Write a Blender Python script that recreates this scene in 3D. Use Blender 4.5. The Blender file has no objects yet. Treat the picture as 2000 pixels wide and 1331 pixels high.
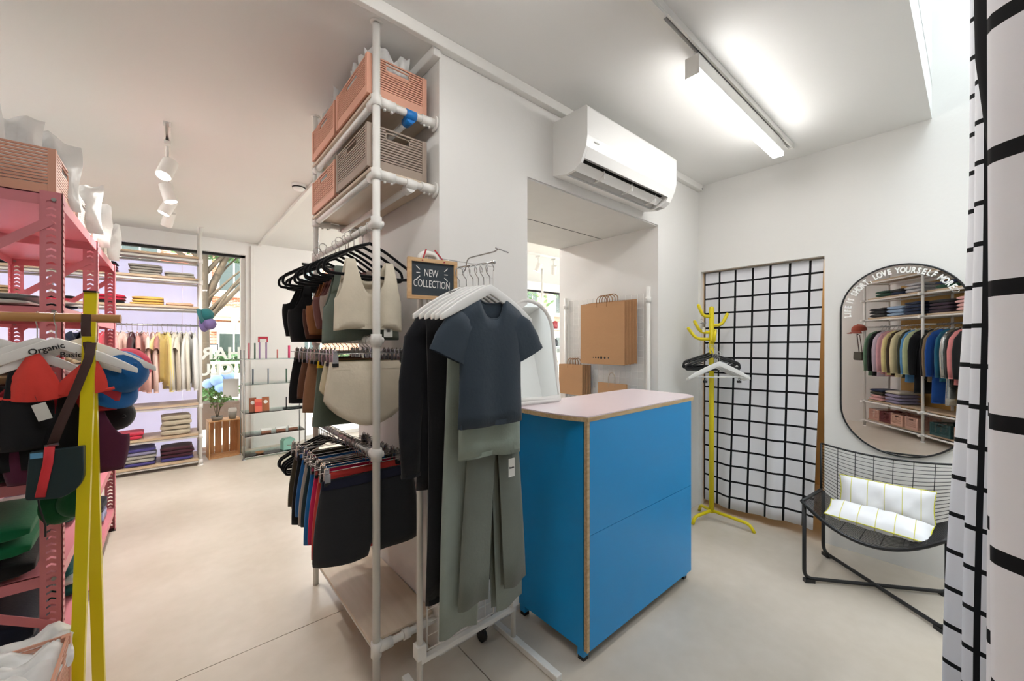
import bpy, bmesh, math, random
from mathutils import Vector, Matrix
sc = bpy.context.scene
col = sc.collection
PI = math.pi
# ---------------------------------------------------------------- camera
cam = bpy.data.cameras.new('camera'); cam.sensor_width = 36; cam.lens = 775/2000*36
cam.shift_y = 0.00125; cam.clip_start = 0.02; cam.clip_end = 200
camo = bpy.data.objects.new('camera', cam); col.objects.link(camo)
camo.location = (0, 0, 1.40); camo.rotation_euler = (PI/2, 0, -math.atan2(.6513, .7588))
sc.camera = camo
# ---------------------------------------------------------------- sky, sun, exposure
w = bpy.data.worlds.new('sky'); sc.world = w; w.use_nodes = True
bg = w.node_tree.nodes['Background']; bg.inputs[0].default_value = (.87, .94, 1.0, 1); bg.inputs[1].default_value = 4.0
sun = bpy.data.lights.new('sun', 'SUN'); sun.energy = 5.0; sun.angle = .01; sun.color = (1, .93, .82)
suno = bpy.data.objects.new('sun', sun); col.objects.link(suno)
suno.rotation_euler = Vector((-.62, -.62, .62)).to_track_quat('Z', 'Y').to_euler()
def portal(name, loc, rot, sx, sy):
    l = bpy.data.lights.new(name, 'AREA'); l.shape = 'RECTANGLE'; l.size = sx; l.size_y = sy
    l.cycles.is_portal = True
    o = bpy.data.objects.new(name, l); col.objects.link(o); o.location = loc; o.rotation_euler = rot
portal('skylight_portal', (2.0, -.52, 3.9), (0, 0, 0), 2.9, 1.35)
portal('shopfront_portal', (2.5, 6.24, 1.35), (-PI/2, 0, 0), 9.4, 2.4)
vs = sc.view_settings
vs.view_transform = 'Standard'; vs.look = 'None'; vs.gamma = 1; vs.use_curve_mapping = False
vs.exposure = 1.1
# ---------------------------------------------------------------- materials
def lin(h):
    h = h.lstrip('#'); r = []
    for i in (0, 2, 4):
        c = int(h[i:i+2], 16)/255
        r.append(c/12.92 if c <= .04045 else ((c+.055)/1.055)**2.4)
    return (*r, 1)
MATS = {}
def mat(name, hexc, rough=.6, metal=0, var=.06, vscale=6, bump=0, bscale=200, spec=.5, sheen=0, coat=0):
    if name in MATS: return MATS[name]
    m = bpy.data.materials.new(name); m.use_nodes = True; nt = m.node_tree; N = nt.nodes; L = nt.links
    b = N['Principled BSDF']; c = lin(hexc) if isinstance(hexc, str) else hexc
    b.inputs['Roughness'].default_value = rough; b.inputs['Metallic'].default_value = metal
    b.inputs['Specular IOR Level'].default_value = spec
    if sheen: b.inputs['Sheen Weight'].default_value = sheen
    if coat: b.inputs['Coat Weight'].default_value = coat
    tc = N.new('ShaderNodeTexCoord')
    if var:
        nz = N.new('ShaderNodeTexNoise'); nz.inputs['Scale'].default_value = vscale; nz.inputs['Detail'].default_value = 3
        L.new(tc.outputs['Object'], nz.inputs['Vector'])
        mx = N.new('ShaderNodeMix'); mx.data_type = 'RGBA'
        mx.inputs[6].default_value = tuple(x*(1-var) for x in c[:3])+(1,)
        mx.inputs[7].default_value = tuple(min(1, x*(1+var)) for x in c[:3])+(1,)
        L.new(nz.outputs[0], mx.inputs[0]); L.new(mx.outputs[2], b.inputs['Base Color'])
    else: b.inputs['Base Color'].default_value = c
    if bump:
        n2 = N.new('ShaderNodeTexNoise'); n2.inputs['Scale'].default_value = bscale; n2.inputs['Detail'].default_value = 2
        L.new(tc.outputs['Object'], n2.inputs['Vector'])
        bp = N.new('ShaderNodeBump'); bp.inputs['Strength'].default_value = bump; bp.inputs['Distance'].default_value = .01
        L.new(n2.outputs[0], bp.inputs['Height']); L.new(bp.outputs[0], b.inputs['Normal'])
    MATS[name] = m; return m
def fabric(hexc, rough=.85):
    return mat('fabric_'+hexc.lstrip('#')+('' if rough == .85 else '_%d' % (rough*100)), hexc, rough, 0, .10, 14, .10, 90, .25, .15)
def emit(name, hexc, s):
    m = bpy.data.materials.new(name); m.use_nodes = True; b = m.node_tree.nodes['Principled BSDF']
    b.inputs['Base Color'].default_value = lin(hexc); b.inputs['Emission Color'].default_value = lin(hexc)
    b.inputs['Emission Strength'].default_value = s; MATS[name] = m; return m
def woodmat(name, c1, c2, axis=0, rough=.5, scale=3):
    m = bpy.data.materials.new(name); m.use_nodes = True; nt = m.node_tree; N = nt.nodes; L = nt.links
    b = N['Principled BSDF']; b.inputs['Roughness'].default_value = rough
    tc = N.new('ShaderNodeTexCoord'); mp = N.new('ShaderNodeMapping')
    s = [scale*9]*3; s[axis] = scale; mp.inputs['Scale'].default_value = s
    nz = N.new('ShaderNodeTexNoise'); nz.inputs['Scale'].default_value = 1.5; nz.inputs['Detail'].default_value = 5
    rp = N.new('ShaderNodeValToRGB'); rp.color_ramp.elements[0].color = lin(c1); rp.color_ramp.elements[1].color = lin(c2)
    rp.color_ramp.elements[0].position = .3; rp.color_ramp.elements[1].position = .7
    L.new(tc.outputs['Object'], mp.inputs[0]); L.new(mp.outputs[0], nz.inputs['Vector'])
    L.new(nz.outputs[0], rp.inputs[0]); L.new(rp.outputs[0], b.inputs['Base Color']); MATS[name] = m; return m
M_wall = mat('wall_paint', '#e8e6e2', .75, 0, .02, 2, .06, 40)
M_ceil = mat('ceiling_paint', '#e9e8e5', .8, 0, .02, 1.5, .04, 30)
M_white = mat('white_powder_coat', '#e8e6e1', .38, 0, .02)
M_wplast = mat('white_plastic', '#ecebe8', .32, 0, .01)
M_chrome = mat('chrome', '#c8c8c8', .18, 1, .02)
M_steel = mat('brushed_steel', '#a8a8a8', .35, 1, .04)
M_black = mat('black_plastic', '#141416', .45, 0, .05)
M_velvet = mat('black_velvet', '#0e0e10', .95, 0, .1, 20, .2, 300, .1, .3)
M_dark = mat('dark_gap', '#1a1816', .8)
M_pink = mat('pink_enamel', '#d28089', .42, 0, .03)
M_yel = mat('yellow_enamel', '#e3cf12', .38, 0, .03)
M_blue = mat('blue_laminate', '#0a97de', .36, 0, .03, 2, .02, 300)
M_ptop = mat('pale_pink_laminate', '#e9d9de', .22, 0, .02)
M_ply = woodmat('plywood_edge', '#b99a70', '#d6bd95', 0, .6, 6)
M_birch = woodmat('birch_ply', '#cfbda6', '#dacab6', 1, .5, 2)
M_oak = woodmat('oak_dowel', '#a8763f', '#bd8b52', 0, .5, 4)
M_pine = woodmat('pine_slat', '#c08a56', '#d9aa78', 2, .6, 4)
M_coral = mat('coral_plastic', '#d8a088', .5, 0, .03)
M_taupe = mat('taupe_plastic', '#9c8b7d', .5, 0, .03)
M_kraft = mat('kraft_paper', '#b98d64', .8, 0, .06, 9, .1, 50)
M_kraft2 = mat('kraft_paper_inside', '#9a7049', .85, 0, .06, 9)
M_poly = mat('frosted_polybag', '#e6e6e4', .25, 0, .03, 8, .35, 18)
M_blk = mat('black_metal', '#151517', .42, 0, .03)
M_txtw = mat('white_lettering', '#f2f2ee', .6, 0, 0)
M_txtb = mat('black_lettering', '#17171a', .6, 0, 0)
M_tag = mat('card_tag', '#dcdcd6', .7, 0, .02)
def glassmat(name, hexc='#ffffff', alpha=.12):
    m = bpy.data.materials.new(name); m.use_nodes = True; nt = m.node_tree; N = nt.nodes; L = nt.links
    out = N['Material Output']; N.remove(N['Principled BSDF'])
    tr = N.new('ShaderNodeBsdfTransparent'); tr.inputs[0].default_value = lin(hexc)
    gl = N.new('ShaderNodeBsdfGlossy'); gl.inputs['Roughness'].default_value = .02
    fr = N.new('ShaderNodeFresnel'); fr.inputs[0].default_value = 1.35
    mx = N.new('ShaderNodeMixShader'); L.new(fr.outputs[0], mx.inputs[0]); L.new(tr.outputs[0], mx.inputs[1]); L.new(gl.outputs[0], mx.inputs[2])
    L.new(mx.outputs[0], out.inputs[0]); MATS[name] = m; return m
M_glass = glassmat('window_glass', '#fbfdfd')
def mirrormat():
    m = bpy.data.materials.new('mirror_silver'); m.use_nodes = True; b = m.node_tree.nodes['Principled BSDF']
    b.inputs['Metallic'].default_value = 1; b.inputs['Roughness'].default_value = .0; b.inputs['Base Color'].default_value = (.9, .9, .9, 1)
    return m
M_mirror = mirrormat()
def translucent(name, hexc):
    m = bpy.data.materials.new(name); m.use_nodes = True; nt = m.node_tree; N = nt.nodes; L = nt.links
    out = N['Material Output']; N.remove(N['Principled BSDF'])
    d = N.new('ShaderNodeBsdfDiffuse'); t = N.new('ShaderNodeBsdfTranslucent')
    nz = N.new('ShaderNodeTexNoise'); nz.inputs['Scale'].default_value = 3
    rp = N.new('ShaderNodeValToRGB'); c = lin(hexc); rp.color_ramp.elements[0].color = tuple(x*.9 for x in c[:3])+(1,); rp.color_ramp.elements[1].color = c
    L.new(nz.outputs[0], rp.inputs[0])
    for s in (d, t): L.new(rp.outputs[0], s.inputs[0])
    mx = N.new('ShaderNodeMixShader'); mx.inputs[0].default_value = .75
    L.new(d.outputs[0], mx.inputs[1]); L.new(t.outputs[0], mx.inputs[2]); L.new(mx.outputs[0], out.inputs[0]); return m
M_vinyl = translucent('frosted_vinyl', '#f4f6f4')
# ---------------------------------------------------------------- mesh helpers
def V(*a): return Vector(a)
class MB:
    def __init__(s): s.v = []; s.f = []; s.sm = []
    def add(s, vs, fs, sm=False):
        o = len(s.v); s.v += [tuple(v) for v in vs]; s.f += [tuple(i+o for i in f) for f in fs]; s.sm += [sm]*len(fs); return s
    def box(s, x0, x1, y0, y1, z0, z1):
        return s.add([(x0,y0,z0),(x1,y0,z0),(x1,y1,z0),(x0,y1,z0),(x0,y0,z1),(x1,y0,z1),(x1,y1,z1),(x0,y1,z1)],
            [(0,3,2,1),(4,5,6,7),(0,1,5,4),(1,2,6,5),(2,3,7,6),(3,0,4,7)])
    def cbox(s, c, d): return s.box(c[0]-d[0]/2, c[0]+d[0]/2, c[1]-d[1]/2, c[1]+d[1]/2, c[2]-d[2]/2, c[2]+d[2]/2)
    def bar(s, a, b, w, h, up=(0,0,1)):
        a = Vector(a); b = Vector(b); d = (b-a).normalized(); up = Vector(up)
        x = d.cross(up)
        if x.length < 1e-4: x = d.cross(Vector((1,0,0)))
        x.normalize(); y = x.cross(d); vs = []
        for p in (a, b):
            for i, j in ((-1,-1),(1,-1),(1,1),(-1,1)): vs.append(p+x*(i*w/2)+y*(j*h/2))
        return s.add(vs, [(3,2,1,0),(4,5,6,7),(0,1,5,4),(1,2,6,5),(2,3,7,6),(3,0,4,7)])
    def tube(s, pts, r, n=8, closed=False, cap=True):
        pts = [Vector(p) for p in pts]; m = len(pts); rs = r if isinstance(r, (list, tuple)) else [r]*m
        T = []
        for i in range(m):
            a = pts[i-1] if (i > 0 or closed) else pts[0]; b = pts[(i+1) % m] if (i < m-1 or closed) else pts[-1]
            t = (b-a); T.append(t.normalized() if t.length > 1e-9 else Vector((0,0,1)))
        u = T[0].orthogonal().normalized(); vs = []
        for i in range(m):
            u = (u-T[i]*u.dot(T[i]))
            if u.length < 1e-6: u = T[i].orthogonal()
            u.normalize(); v = T[i].cross(u)
            for k in range(n):
                a = 2*PI*k/n; vs.append(pts[i]+u*(rs[i]*math.cos(a))+v*(rs[i]*math.sin(a)))
        fs = []
        for i in range(m if closed else m-1):
            j = (i+1) % m
            for k in range(n): fs.append((i*n+k, i*n+(k+1) % n, j*n+(k+1) % n, j*n+k))
        s.add(vs, fs, True)
        if cap and not closed:
            o = len(s.v)-m*n
            s.f += [tuple(o+k for k in reversed(range(n))), tuple(o+(m-1)*n+k for k in range(n))]; s.sm += [False]*2
        return s
    def lathe(s, prof, n=20, c=(0,0,0)):
        vs = []; fs = []; m = len(prof)
        for r, z in prof:
            for k in range(n): a = 2*PI*k/n; vs.append((c[0]+r*math.cos(a), c[1]+r*math.sin(a), c[2]+z))
        for i in range(m-1):
            for k in range(n): fs.append((i*n+k, i*n+(k+1) % n, (i+1)*n+(k+1) % n, (i+1)*n+k))
        return s.add(vs, fs, True)
    def prism(s, poly, z0, z1, plane='xy', at=None):
        # poly: 2D points; plane xy -> extrude z ; xz -> extrude y ; yz -> extrude x
        def P3(p, t):
            return (p[0],p[1],t) if plane == 'xy' else ((p[0],t,p[1]) if plane == 'xz' else (t,p[0],p[1]))
        n = len(poly)
        vs = [P3(p, z0) for p in poly]+[P3(p, z1) for p in poly]
        fs = [tuple(reversed(range(n))), tuple(range(n, 2*n))]+[(i, (i+1) % n, n+(i+1) % n, n+i) for i in range(n)]
        return s.add(vs, fs)
    def loft(s, rows, n=20, e=2.4, cap=(False, False), rip=0, k=5, ph=0, drop=None):
        # rows: (centre, half-width vector, half-thickness vector[, ripple factor[, front drop vector]])
        vs = []; m = len(rows)
        for i, r in enumerate(rows):
            c, a, b = Vector(r[0]), Vector(r[1]), Vector(r[2]); rf = r[3] if len(r) > 3 else 1
            for q in range(n):
                t = 2*PI*q/n; ct, st = math.cos(t), math.sin(t)
                x = math.copysign(abs(ct)**(2/e), ct); y = math.copysign(abs(st)**(2/e), st)
                p = c+a*x+b*y
                if rip: p += b.normalized()*(rip*rf*math.sin(k*x*2+ph+i*.23)*(1-x*x*.4)*(1 if y > 0 else .8)) if b.length > 1e-9 else Vector()
                if len(r) > 4 and y < 0: p += Vector(r[4])*(1-x*x)
                if len(r) > 5 and y >= 0: p += Vector(r[5])*(1-x*x)
                vs.append(p)
        fs = []
        for i in range(m-1):
            for q in range(n): fs.append((i*n+q, i*n+(q+1) % n, (i+1)*n+(q+1) % n, (i+1)*n+q))
        s.add(vs, fs, True); o = len(s.v)-m*n
        if cap[0]: s.f.append(tuple(o+q for q in reversed(range(n)))); s.sm.append(True)
        if cap[1]: s.f.append(tuple(o+(m-1)*n+q for q in range(n))); s.sm.append(True)
        return s
    def grid(s, fn, nu, nv, sm=True):
        vs = [fn(i/nu, j/nv) for j in range(nv+1) for i in range(nu+1)]
        fs = [(j*(nu+1)+i, j*(nu+1)+i+1, (j+1)*(nu+1)+i+1, (j+1)*(nu+1)+i) for j in range(nv) for i in range(nu)]
        return s.add(vs, fs, sm)
    def ball(s, c, r, n=10, m=6):
        c = Vector(c); r = Vector(r) if not isinstance(r, (int, float)) else Vector((r, r, r))
        vs = []; fs = []
        for i in range(m+1):
            ph = PI*i/m
            for k in range(n): a = 2*PI*k/n; vs.append((c.x+r.x*math.sin(ph)*math.cos(a), c.y+r.y*math.sin(ph)*math.sin(a), c.z+r.z*math.cos(ph)))
        for i in range(m):
            for k in range(n): fs.append((i*n+k, (i+1)*n+k, (i+1)*n+(k+1) % n, i*n+(k+1) % n))
        return s.add(vs, fs, True)
    def xf(s, M):
        s.v = [tuple(M @ Vector(v)) for v in s.v]; return s
    def mesh(s, name, m):
        me = bpy.data.meshes.new(name); me.from_pydata(s.v, [], s.f)
        me.polygons.foreach_set('use_smooth', s.sm)
        if m is not None: me.materials.append(m)
        me.update(); return me
    def build(s, name, m, parent=None, bevel=0, solid=0, subs=0):
        o = bpy.data.objects.new(name, s.mesh(name, m)); col.objects.link(o)
        if parent is not None: o.parent = parent
        if solid:
            md = o.modifiers.new('thickness', 'SOLIDIFY'); md.thickness = solid; md.offset = 0
        if bevel:
            md = o.modifiers.new('soft_edges', 'BEVEL'); md.width = bevel; md.segments = 2; md.limit_method = 'ANGLE'
        if subs:
            md = o.modifiers.new('smooth', 'SUBSURF'); md.levels = subs; md.render_levels = subs
        return o
def tag(o, label, cat, group=None, kind=None):
    if label: o['label'] = label
    if cat: o['category'] = cat
    if group: o['group'] = group
    if kind: o['kind'] = kind
    return o
def thing(name, label, cat, loc=(0,0,0), rz=0, group=None, rot=None):
    o = bpy.data.objects.new(name, None); col.objects.link(o); o.empty_display_size = .05
    o.location = loc; o.rotation_euler = rot if rot else (0, 0, rz)
    return tag(o, label, cat, group)
def struct(o): o['kind'] = 'structure'; return o
def place(o, loc, rz=0, rot=None):
    o.location = loc; o.rotation_euler = rot if rot else (0, 0, rz); return o
def copytree(o, parent=None):
    c = o.copy(); col.objects.link(c); c.parent = parent
    for ch in list(o.children): copytree(ch, c)
    return c
def text_mesh(txt, size, depth=.001, shear=0, bold=0, sx=1, align='CENTER'):
    cu = bpy.data.curves.new('lettering', 'FONT'); cu.body = txt; cu.size = size; cu.extrude = depth; cu.shear = shear
    cu.offset = bold; cu.align_x = align; cu.align_y = 'CENTER'; cu.resolution_u = 3
    o = bpy.data.objects.new('lettering', cu); col.objects.link(o)
    dg = bpy.context.evaluated_depsgraph_get(); me = bpy.data.meshes.new_from_object(o.evaluated_get(dg))
    bpy.data.objects.remove(o); bpy.data.curves.remove(cu)
    vs = [(v.co.x*sx, v.co.y, v.co.z) for v in me.vertices]; fs = [tuple(p.vertices) for p in me.polygons]
    bpy.data.meshes.remove(me); return vs, fs
def text_obj(txt, size, m, parent, loc, rot, **kw):
    vs, fs = text_mesh(txt, size, **kw); mb = MB().add(vs, fs); o = mb.build('lettering', m, parent)
    o.location = loc; o.rotation_euler = rot; return o
def arc(c, r, a0, a1, n, ax=(1,0,0), ay=(0,0,1)):
    c = Vector(c); ax = Vector(ax); ay = Vector(ay)
    return [c+ax*(r*math.cos(a0+(a1-a0)*i/n))+ay*(r*math.sin(a0+(a1-a0)*i/n)) for i in range(n+1)]
def fillet(pts, r, n=5):
    pts = [Vector(p) for p in pts]; out = [pts[0]]
    for i in range(1, len(pts)-1):
        p = pts[i]; a = (pts[i-1]-p); b = (pts[i+1]-p); rr = min(r, a.length*.48, b.length*.48)
        a = p+a.normalized()*rr; b = p+b.normalized()*rr
        for k in range(n+1): t = k/n; out.append(a*(1-t)**2+p*(2*t*(1-t))+b*t*t)
    return out+[pts[-1]]
R = random.Random(7)
# ================================================================ the setting
ZL, ZR, YW, XM = 2.70, 2.735, 6.20, 3.45
# floor: poured slabs with dark expansion joints on a base
fm = bpy.data.materials.new('polished_concrete'); fm.use_nodes = True
def _floor(m):
    nt = m.node_tree; N = nt.nodes; L = nt.links; b = N['Principled BSDF']
    tc = N.new('ShaderNodeTexCoord'); n1 = N.new('ShaderNodeTexNoise'); n1.inputs['Scale'].default_value = 1.3; n1.inputs['Detail'].default_value = 6
    n2 = N.new('ShaderNodeTexNoise'); n2.inputs['Scale'].default_value = 14; n2.inputs['Detail'].default_value = 4
    rp = N.new('ShaderNodeValToRGB'); rp.color_ramp.elements[0].position = .3; rp.color_ramp.elements[1].position = .72
    rp.color_ramp.elements[0].color = lin('#bfb4a4'); rp.color_ramp.elements[1].color = lin('#d4cabd')
    ad = N.new('ShaderNodeMath'); ad.operation = 'MULTIPLY_ADD'; ad.inputs[1].default_value = .25; 
    L.new(tc.outputs['Object'], n1.inputs['Vector']); L.new(tc.outputs['Object'], n2.inputs['Vector'])
    L.new(n2.outputs[0], ad.inputs[0]); L.new(n1.outputs[0], ad.inputs[2])
    sb = N.new('ShaderNodeMath'); sb.operation = 'SUBTRACT'; sb.inputs[1].default_value = .125; L.new(ad.outputs[0], sb.inputs[0])
    L.new(sb.outputs[0], rp.inputs[0]); L.new(rp.outputs[0], b.inputs['Base Color'])
    rr = N.new('ShaderNodeMapRange'); rr.inputs[3].default_value = .24; rr.inputs[4].default_value = .42; L.new(n1.outputs[0], rr.inputs[0]); L.new(rr.outputs[0], b.inputs['Roughness'])
    b.inputs['Specular IOR Level'].default_value = .4
_floor(fm)
fl = struct(MB().box(-2.6, 9.2, -2.6, 6.4, -.12, -.006).build('floor', M_dark))
xs = [-2.6, 1.0, 4.4, 9.2]; ys = [-2.6, 2.145, 6.4]; g = .0022
for i in range(3):
    for j in range(2):
        MB().box(xs[i]+g, xs[i+1]-g, ys[j]+g, ys[j+1]-g, -.05, 0).build('floor_slab', fm, fl)
# ceilings
cl = thing('ceiling', None, None); struct(cl)
MB().box(-2.6, 9.2, 1.53, 6.4, ZL, 2.95).build('shop_ceiling', M_ceil, cl)
mb = MB(); mb.box(-2.6, 9.2, .165, 1.53, ZR, 2.95); mb.box(-2.6, .5, -2.6, .165, ZR, 2.95); mb.box(.5, 3.6, -2.6, -1.21, ZR, 2.95)
mb.build('back_room_ceiling', M_ceil, cl)
mb = MB(); mb.box(.46, .5, -1.25, .205, 2.94, 3.9); mb.box(.5, XM, .165, .205, 2.94, 3.9); mb.box(.5, XM, -1.25, -1.21, 2.94, 3.9)
mb.build('skylight_well', M_ceil, cl)
sk = thing('window_3', None, None); struct(sk)
MB().box(.46, XM+.06, -1.25, .205, 3.93, 3.94).build('pane', M_glass, sk)
mb = MB()
for x in (.46, 1.45, 2.45, 3.43): mb.box(x, x+.05, -1.25, .205, 3.88, 3.93)
mb.build('glazing_bar', M_white, sk)
# mirror wall with the curtained doorway
YD0, YD1, ZD = .68, 1.53, 2.0
mb = MB(); mb.box(XM, XM+.16, -1.6, YD0, 0, 3.9); mb.box(XM, XM+.16, YD0, YD1, ZD, 3.9); mb.box(XM, XM+.16, YD1, 1.55, 0, 3.9)
struct(mb.build('wall_right', M_wall))
mb = MB(); mb.box(XM+.16, XM+1.4, .3, .34, 0, 2.4); mb.box(XM+.16, XM+1.4, 1.9, 1.94, 0, 2.4); mb.box(XM+1.36, XM+1.4, .3, 1.94, 0, 2.4); mb.box(XM+.16, XM+1.4, .3, 1.94, 2.4, 2.44)
struct(mb.build('wall_storeroom', mat('storeroom_paint', '#decaa6', .8)))
# thick middle wall: pillar, passage header, jamb block
mb = MB(); mb.box(.904, 1.438, 1.55, 2.55, 0, ZL); mb.box(1.438, 2.78, 1.55, 2.55, 2.28, ZL); mb.box(2.78, 4.9, 1.55, 2.55, 0, ZL); mb.box(.904, 4.9, 1.531, 1.55, 2.69, ZR)
struct(mb.build('wall_middle', M_wall))
struct(MB().box(1.44, 2.78, 1.557, 2.545, 2.272, 2.2795).build('trim_4', mat('soffit_board', '#cfcdc9', .7)))
struct(MB().bar((1.44, 2.06, 2.271), (2.78, 2.06, 2.271), .004, .002).build('trim_5', M_dark))
# shop front (window wall), panel, left wall, rear walls
mb = MB(); mb.box(-2.4, 9.2, YW, YW+.18, 2.53, ZL); mb.box(.737, 1.40, YW, YW+.18, 0, 2.53); mb.box(-2.4, -2.0, YW, YW+.18, 0, 2.53); mb.box(2.35, 2.7, YW, YW+.18, 0, 2.53); mb.box(7.6, 9.2, YW, YW+.18, 0, 2.53)
mb.box(-2.0, .737, YW, YW+.18, 0, .03); mb.box(2.7, 7.6, YW, YW+.18, 0, .25)
struct(mb.build('wall_front', M_wall))
struct(MB().box(-2.44, -2.3, .9, 6.4, 0, ZL).build('wall_left', M_wall))
struct(MB().box(9.05, 9.2, 1.5, 6.4, 0, ZL).build('wall_far', M_wall))
dv = Vector((.754, -.657, 0)).normalized(); nv = Vector((.657, .754, 0)).normalized()      # direction of the rear rack and its normal
RA = Vector((-1.90, 1.19, 0))
def rear(s, n, z): p = RA+dv*s+nv*n; return (p.x, p.y, z)
ocre = mat('ochre_panel', '#c39a52', .6, 0, .08, 3)
mb = MB(); vs = [rear(-.9, -.46, 0), rear(4.2, -.46, 0), rear(4.2, -.60, 0), rear(-.9, -.60, 0)]
mb.prism([(v[0], v[1]) for v in vs], 0, ZR); struct(mb.build('wall_rear', M_wall))
mb = MB(); vs = [rear(.12, -.448, 0), rear(2.6, -.448, 0), rear(2.6, -.459, 0), rear(.12, -.459, 0)]
mb.prism([(v[0], v[1]) for v in vs], .3, 2.3); struct(mb.build('trim_6', ocre))
struct(MB().box(.9, XM+.16, -1.75, -1.6, 0, 2.9).build('wall_fitting', M_wall))
# duct trims
struct(MB().box(-2.3, XM-.02, 1.505, 1.531, ZR-.05, ZR).build('trim_1', M_white, bevel=.003))
MB().ball((XM-.03, 1.515, 2.70), (.012, .012, .016)).build('cable_end', M_black, bpy.data.objects['trim_1'])
struct(MB().box(.865, .905, 2.57, 6.2, ZL-.028, ZL).build('trim_2', M_white, bevel=.003))
struct(MB().box(.868, .9035, 1.535, 2.55, ZL-.045, ZL-.0).build('trim_3', M_white, bevel=.003))
struct(MB().box(.79, .83, YW-.03, YW, 0, 2.66).build('trim_7', M_white, bevel=.003))
# shop windows
def window(name, x0, x1, z0, z1, mull=()):
    o = thing(name, None, None); struct(o)
    MB().box(x0, x1, YW+.09, YW+.10, z0, z1).build('pane', M_glass, o)
    f = MB(); t = .05
    f.box(x0, x0+t, YW+.06, YW+.13, z0, z1); f.box(x1-t, x1, YW+.06, YW+.13, z0, z1); f.box(x0+t, x1-t, YW+.06, YW+.13, z0, z0+t)
    for m in mull: f.box(m-.03, m+.03, YW+.06, YW+.13, z0+t, z1-t)
    f.build('window_frame', M_white, o)
    MB().box(x0, x1, YW+.06, YW+.13, z1-t*.6, z1).build('head_seal', M_dark, o); return o
w1 = window('window_1', -2.0, .737, .03, 2.53)
window('window_2', 2.7, 7.6, .25, 2.53, (5.3,))
window('door_1', 1.40, 2.35, .0, 2.53)
MB().tube([(2.2, YW+.04, .9), (2.2, YW+.04, 1.3)], .012).build('door_handle', M_steel, bpy.data.objects['door_1'])
# lettering on the glass, made to be read from the street
for txt, x, z, sz in (('HARVEST', .70, 1.245, .21), ('CLUB', .618, 1.04, .20)):
    vs_, fs_ = text_mesh(txt, sz, .001, 0, .006, 1, 'LEFT')
    o = MB().add([(-v[0], v[1], v[2]) for v in vs_], [tuple(reversed(f)) for f in fs_]).build('lettering', M_vinyl, w1)
    o.location = (x+.0, YW+.086, z); o.rotation_euler = (PI/2, 0, 0)
# ================================================================ counter
ct = thing('counter', 'tall blue laminate counter with pale pink top in front of the wall passage', 'counter', (1.36, 1.09, 0))
def roundpoly(pts, rad, n=8):
    out = []
    m = len(pts)
    for i, p in enumerate(pts):
        r = rad[i]; p = Vector((*p, 0))
        if r == 0: out.append((p.x, p.y)); continue
        a = (Vector((*pts[i-1], 0))-p).normalized(); b = (Vector((*pts[(i+1) % m], 0))-p).normalized()
        A = p+a*r; B = p+b*r
        for k in range(n+1): t = k/n; q = A*(1-t)**2+p*(2*t*(1-t))+B*t*t; out.append((q.x, q.y))
    return out
top = roundpoly([(-.06, -.005), (1.0, -.005), (1.0, .04), (.96, .45), (.9, .50), (-.06, .50)], [.0, 0, .0, .05, .05, .0])
top = roundpoly([(.0, -.006), (1.0, -.006), (1.06, .06), (1.06, .455), (-.06, .455), (-.06, .14)], [0, .02, .02, .03, .0, .12])
MB().prism(top, 1.053, 1.072).build('top_core', M_ply, ct)
MB().prism(top, 1.072, 1.077).build('worktop', M_ptop, ct)
MB().box(0, .012, .02, .44, .055, 1.053).build('side_panel', M_blue, ct)
for z0, z1 in ((.055, .555), (.5575, 1.053)): MB().box(.016, .962, -.004, .002, z0, z1).build('front_panel', M_blue, ct)
MB().box(.0, .016, -.004, .014, .055, 1.053).build('plywood_edge', M_ply, ct)
MB().box(.012, .96, .002, .018, .055, 1.053).build('front_core', M_ply, ct)
MB().box(.948, .962, .018, .44, .055, 1.053).build('side_panel', M_blue, ct)
MB().box(.012, .948, .43, .44, .055, 1.053).build('back_panel', M_blue, ct)
for x in (.004, .925):
    for y in (.02, .40):
        l = MB().box(x, x+.035, y, y+.035, .018, .075).build('leg', M_blue, ct); MB().box(x+.002, x+.033, y+.002, y+.033, 0, .018).build('foot', M_black, l)
# ---- table mirror on the counter
tm = thing('table_mirror', 'arched white framed table mirror standing on the pink counter top', 'mirror', (1.435, 1.47, 1.0775), math.radians(-6))
arch = [(.15*math.cos(a)*1.0, .40+.15*math.sin(a)*1.0) for a in [PI*i/14 for i in range(15)]]
loop = [(.15, .03), (.15, .2)]+arch+[(-.15, .2), (-.15, .03)]
tilt = Matrix.Rotation(math.radians(-9), 4, 'X')
pts = [V(x, 0, z) for x, z in loop]; base = fillet([V(-.15,0,.03), V(-.15,0,.012), V(.15,0,.012), V(.15,0,.03)], .02)
MB().tube(pts+list(reversed(base))[1:-1], .0125, 8, True).xf(tilt).build('frame', M_white, tm)
MB().prism([(x*.96, z) for x, z in loop], -.003, .003, 'xz').xf(tilt).build('mirror_glass', M_mirror, tm)
MB().box(-.14, .14, -.005, .115, 0, .01).build('base', M_white, tm)
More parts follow.
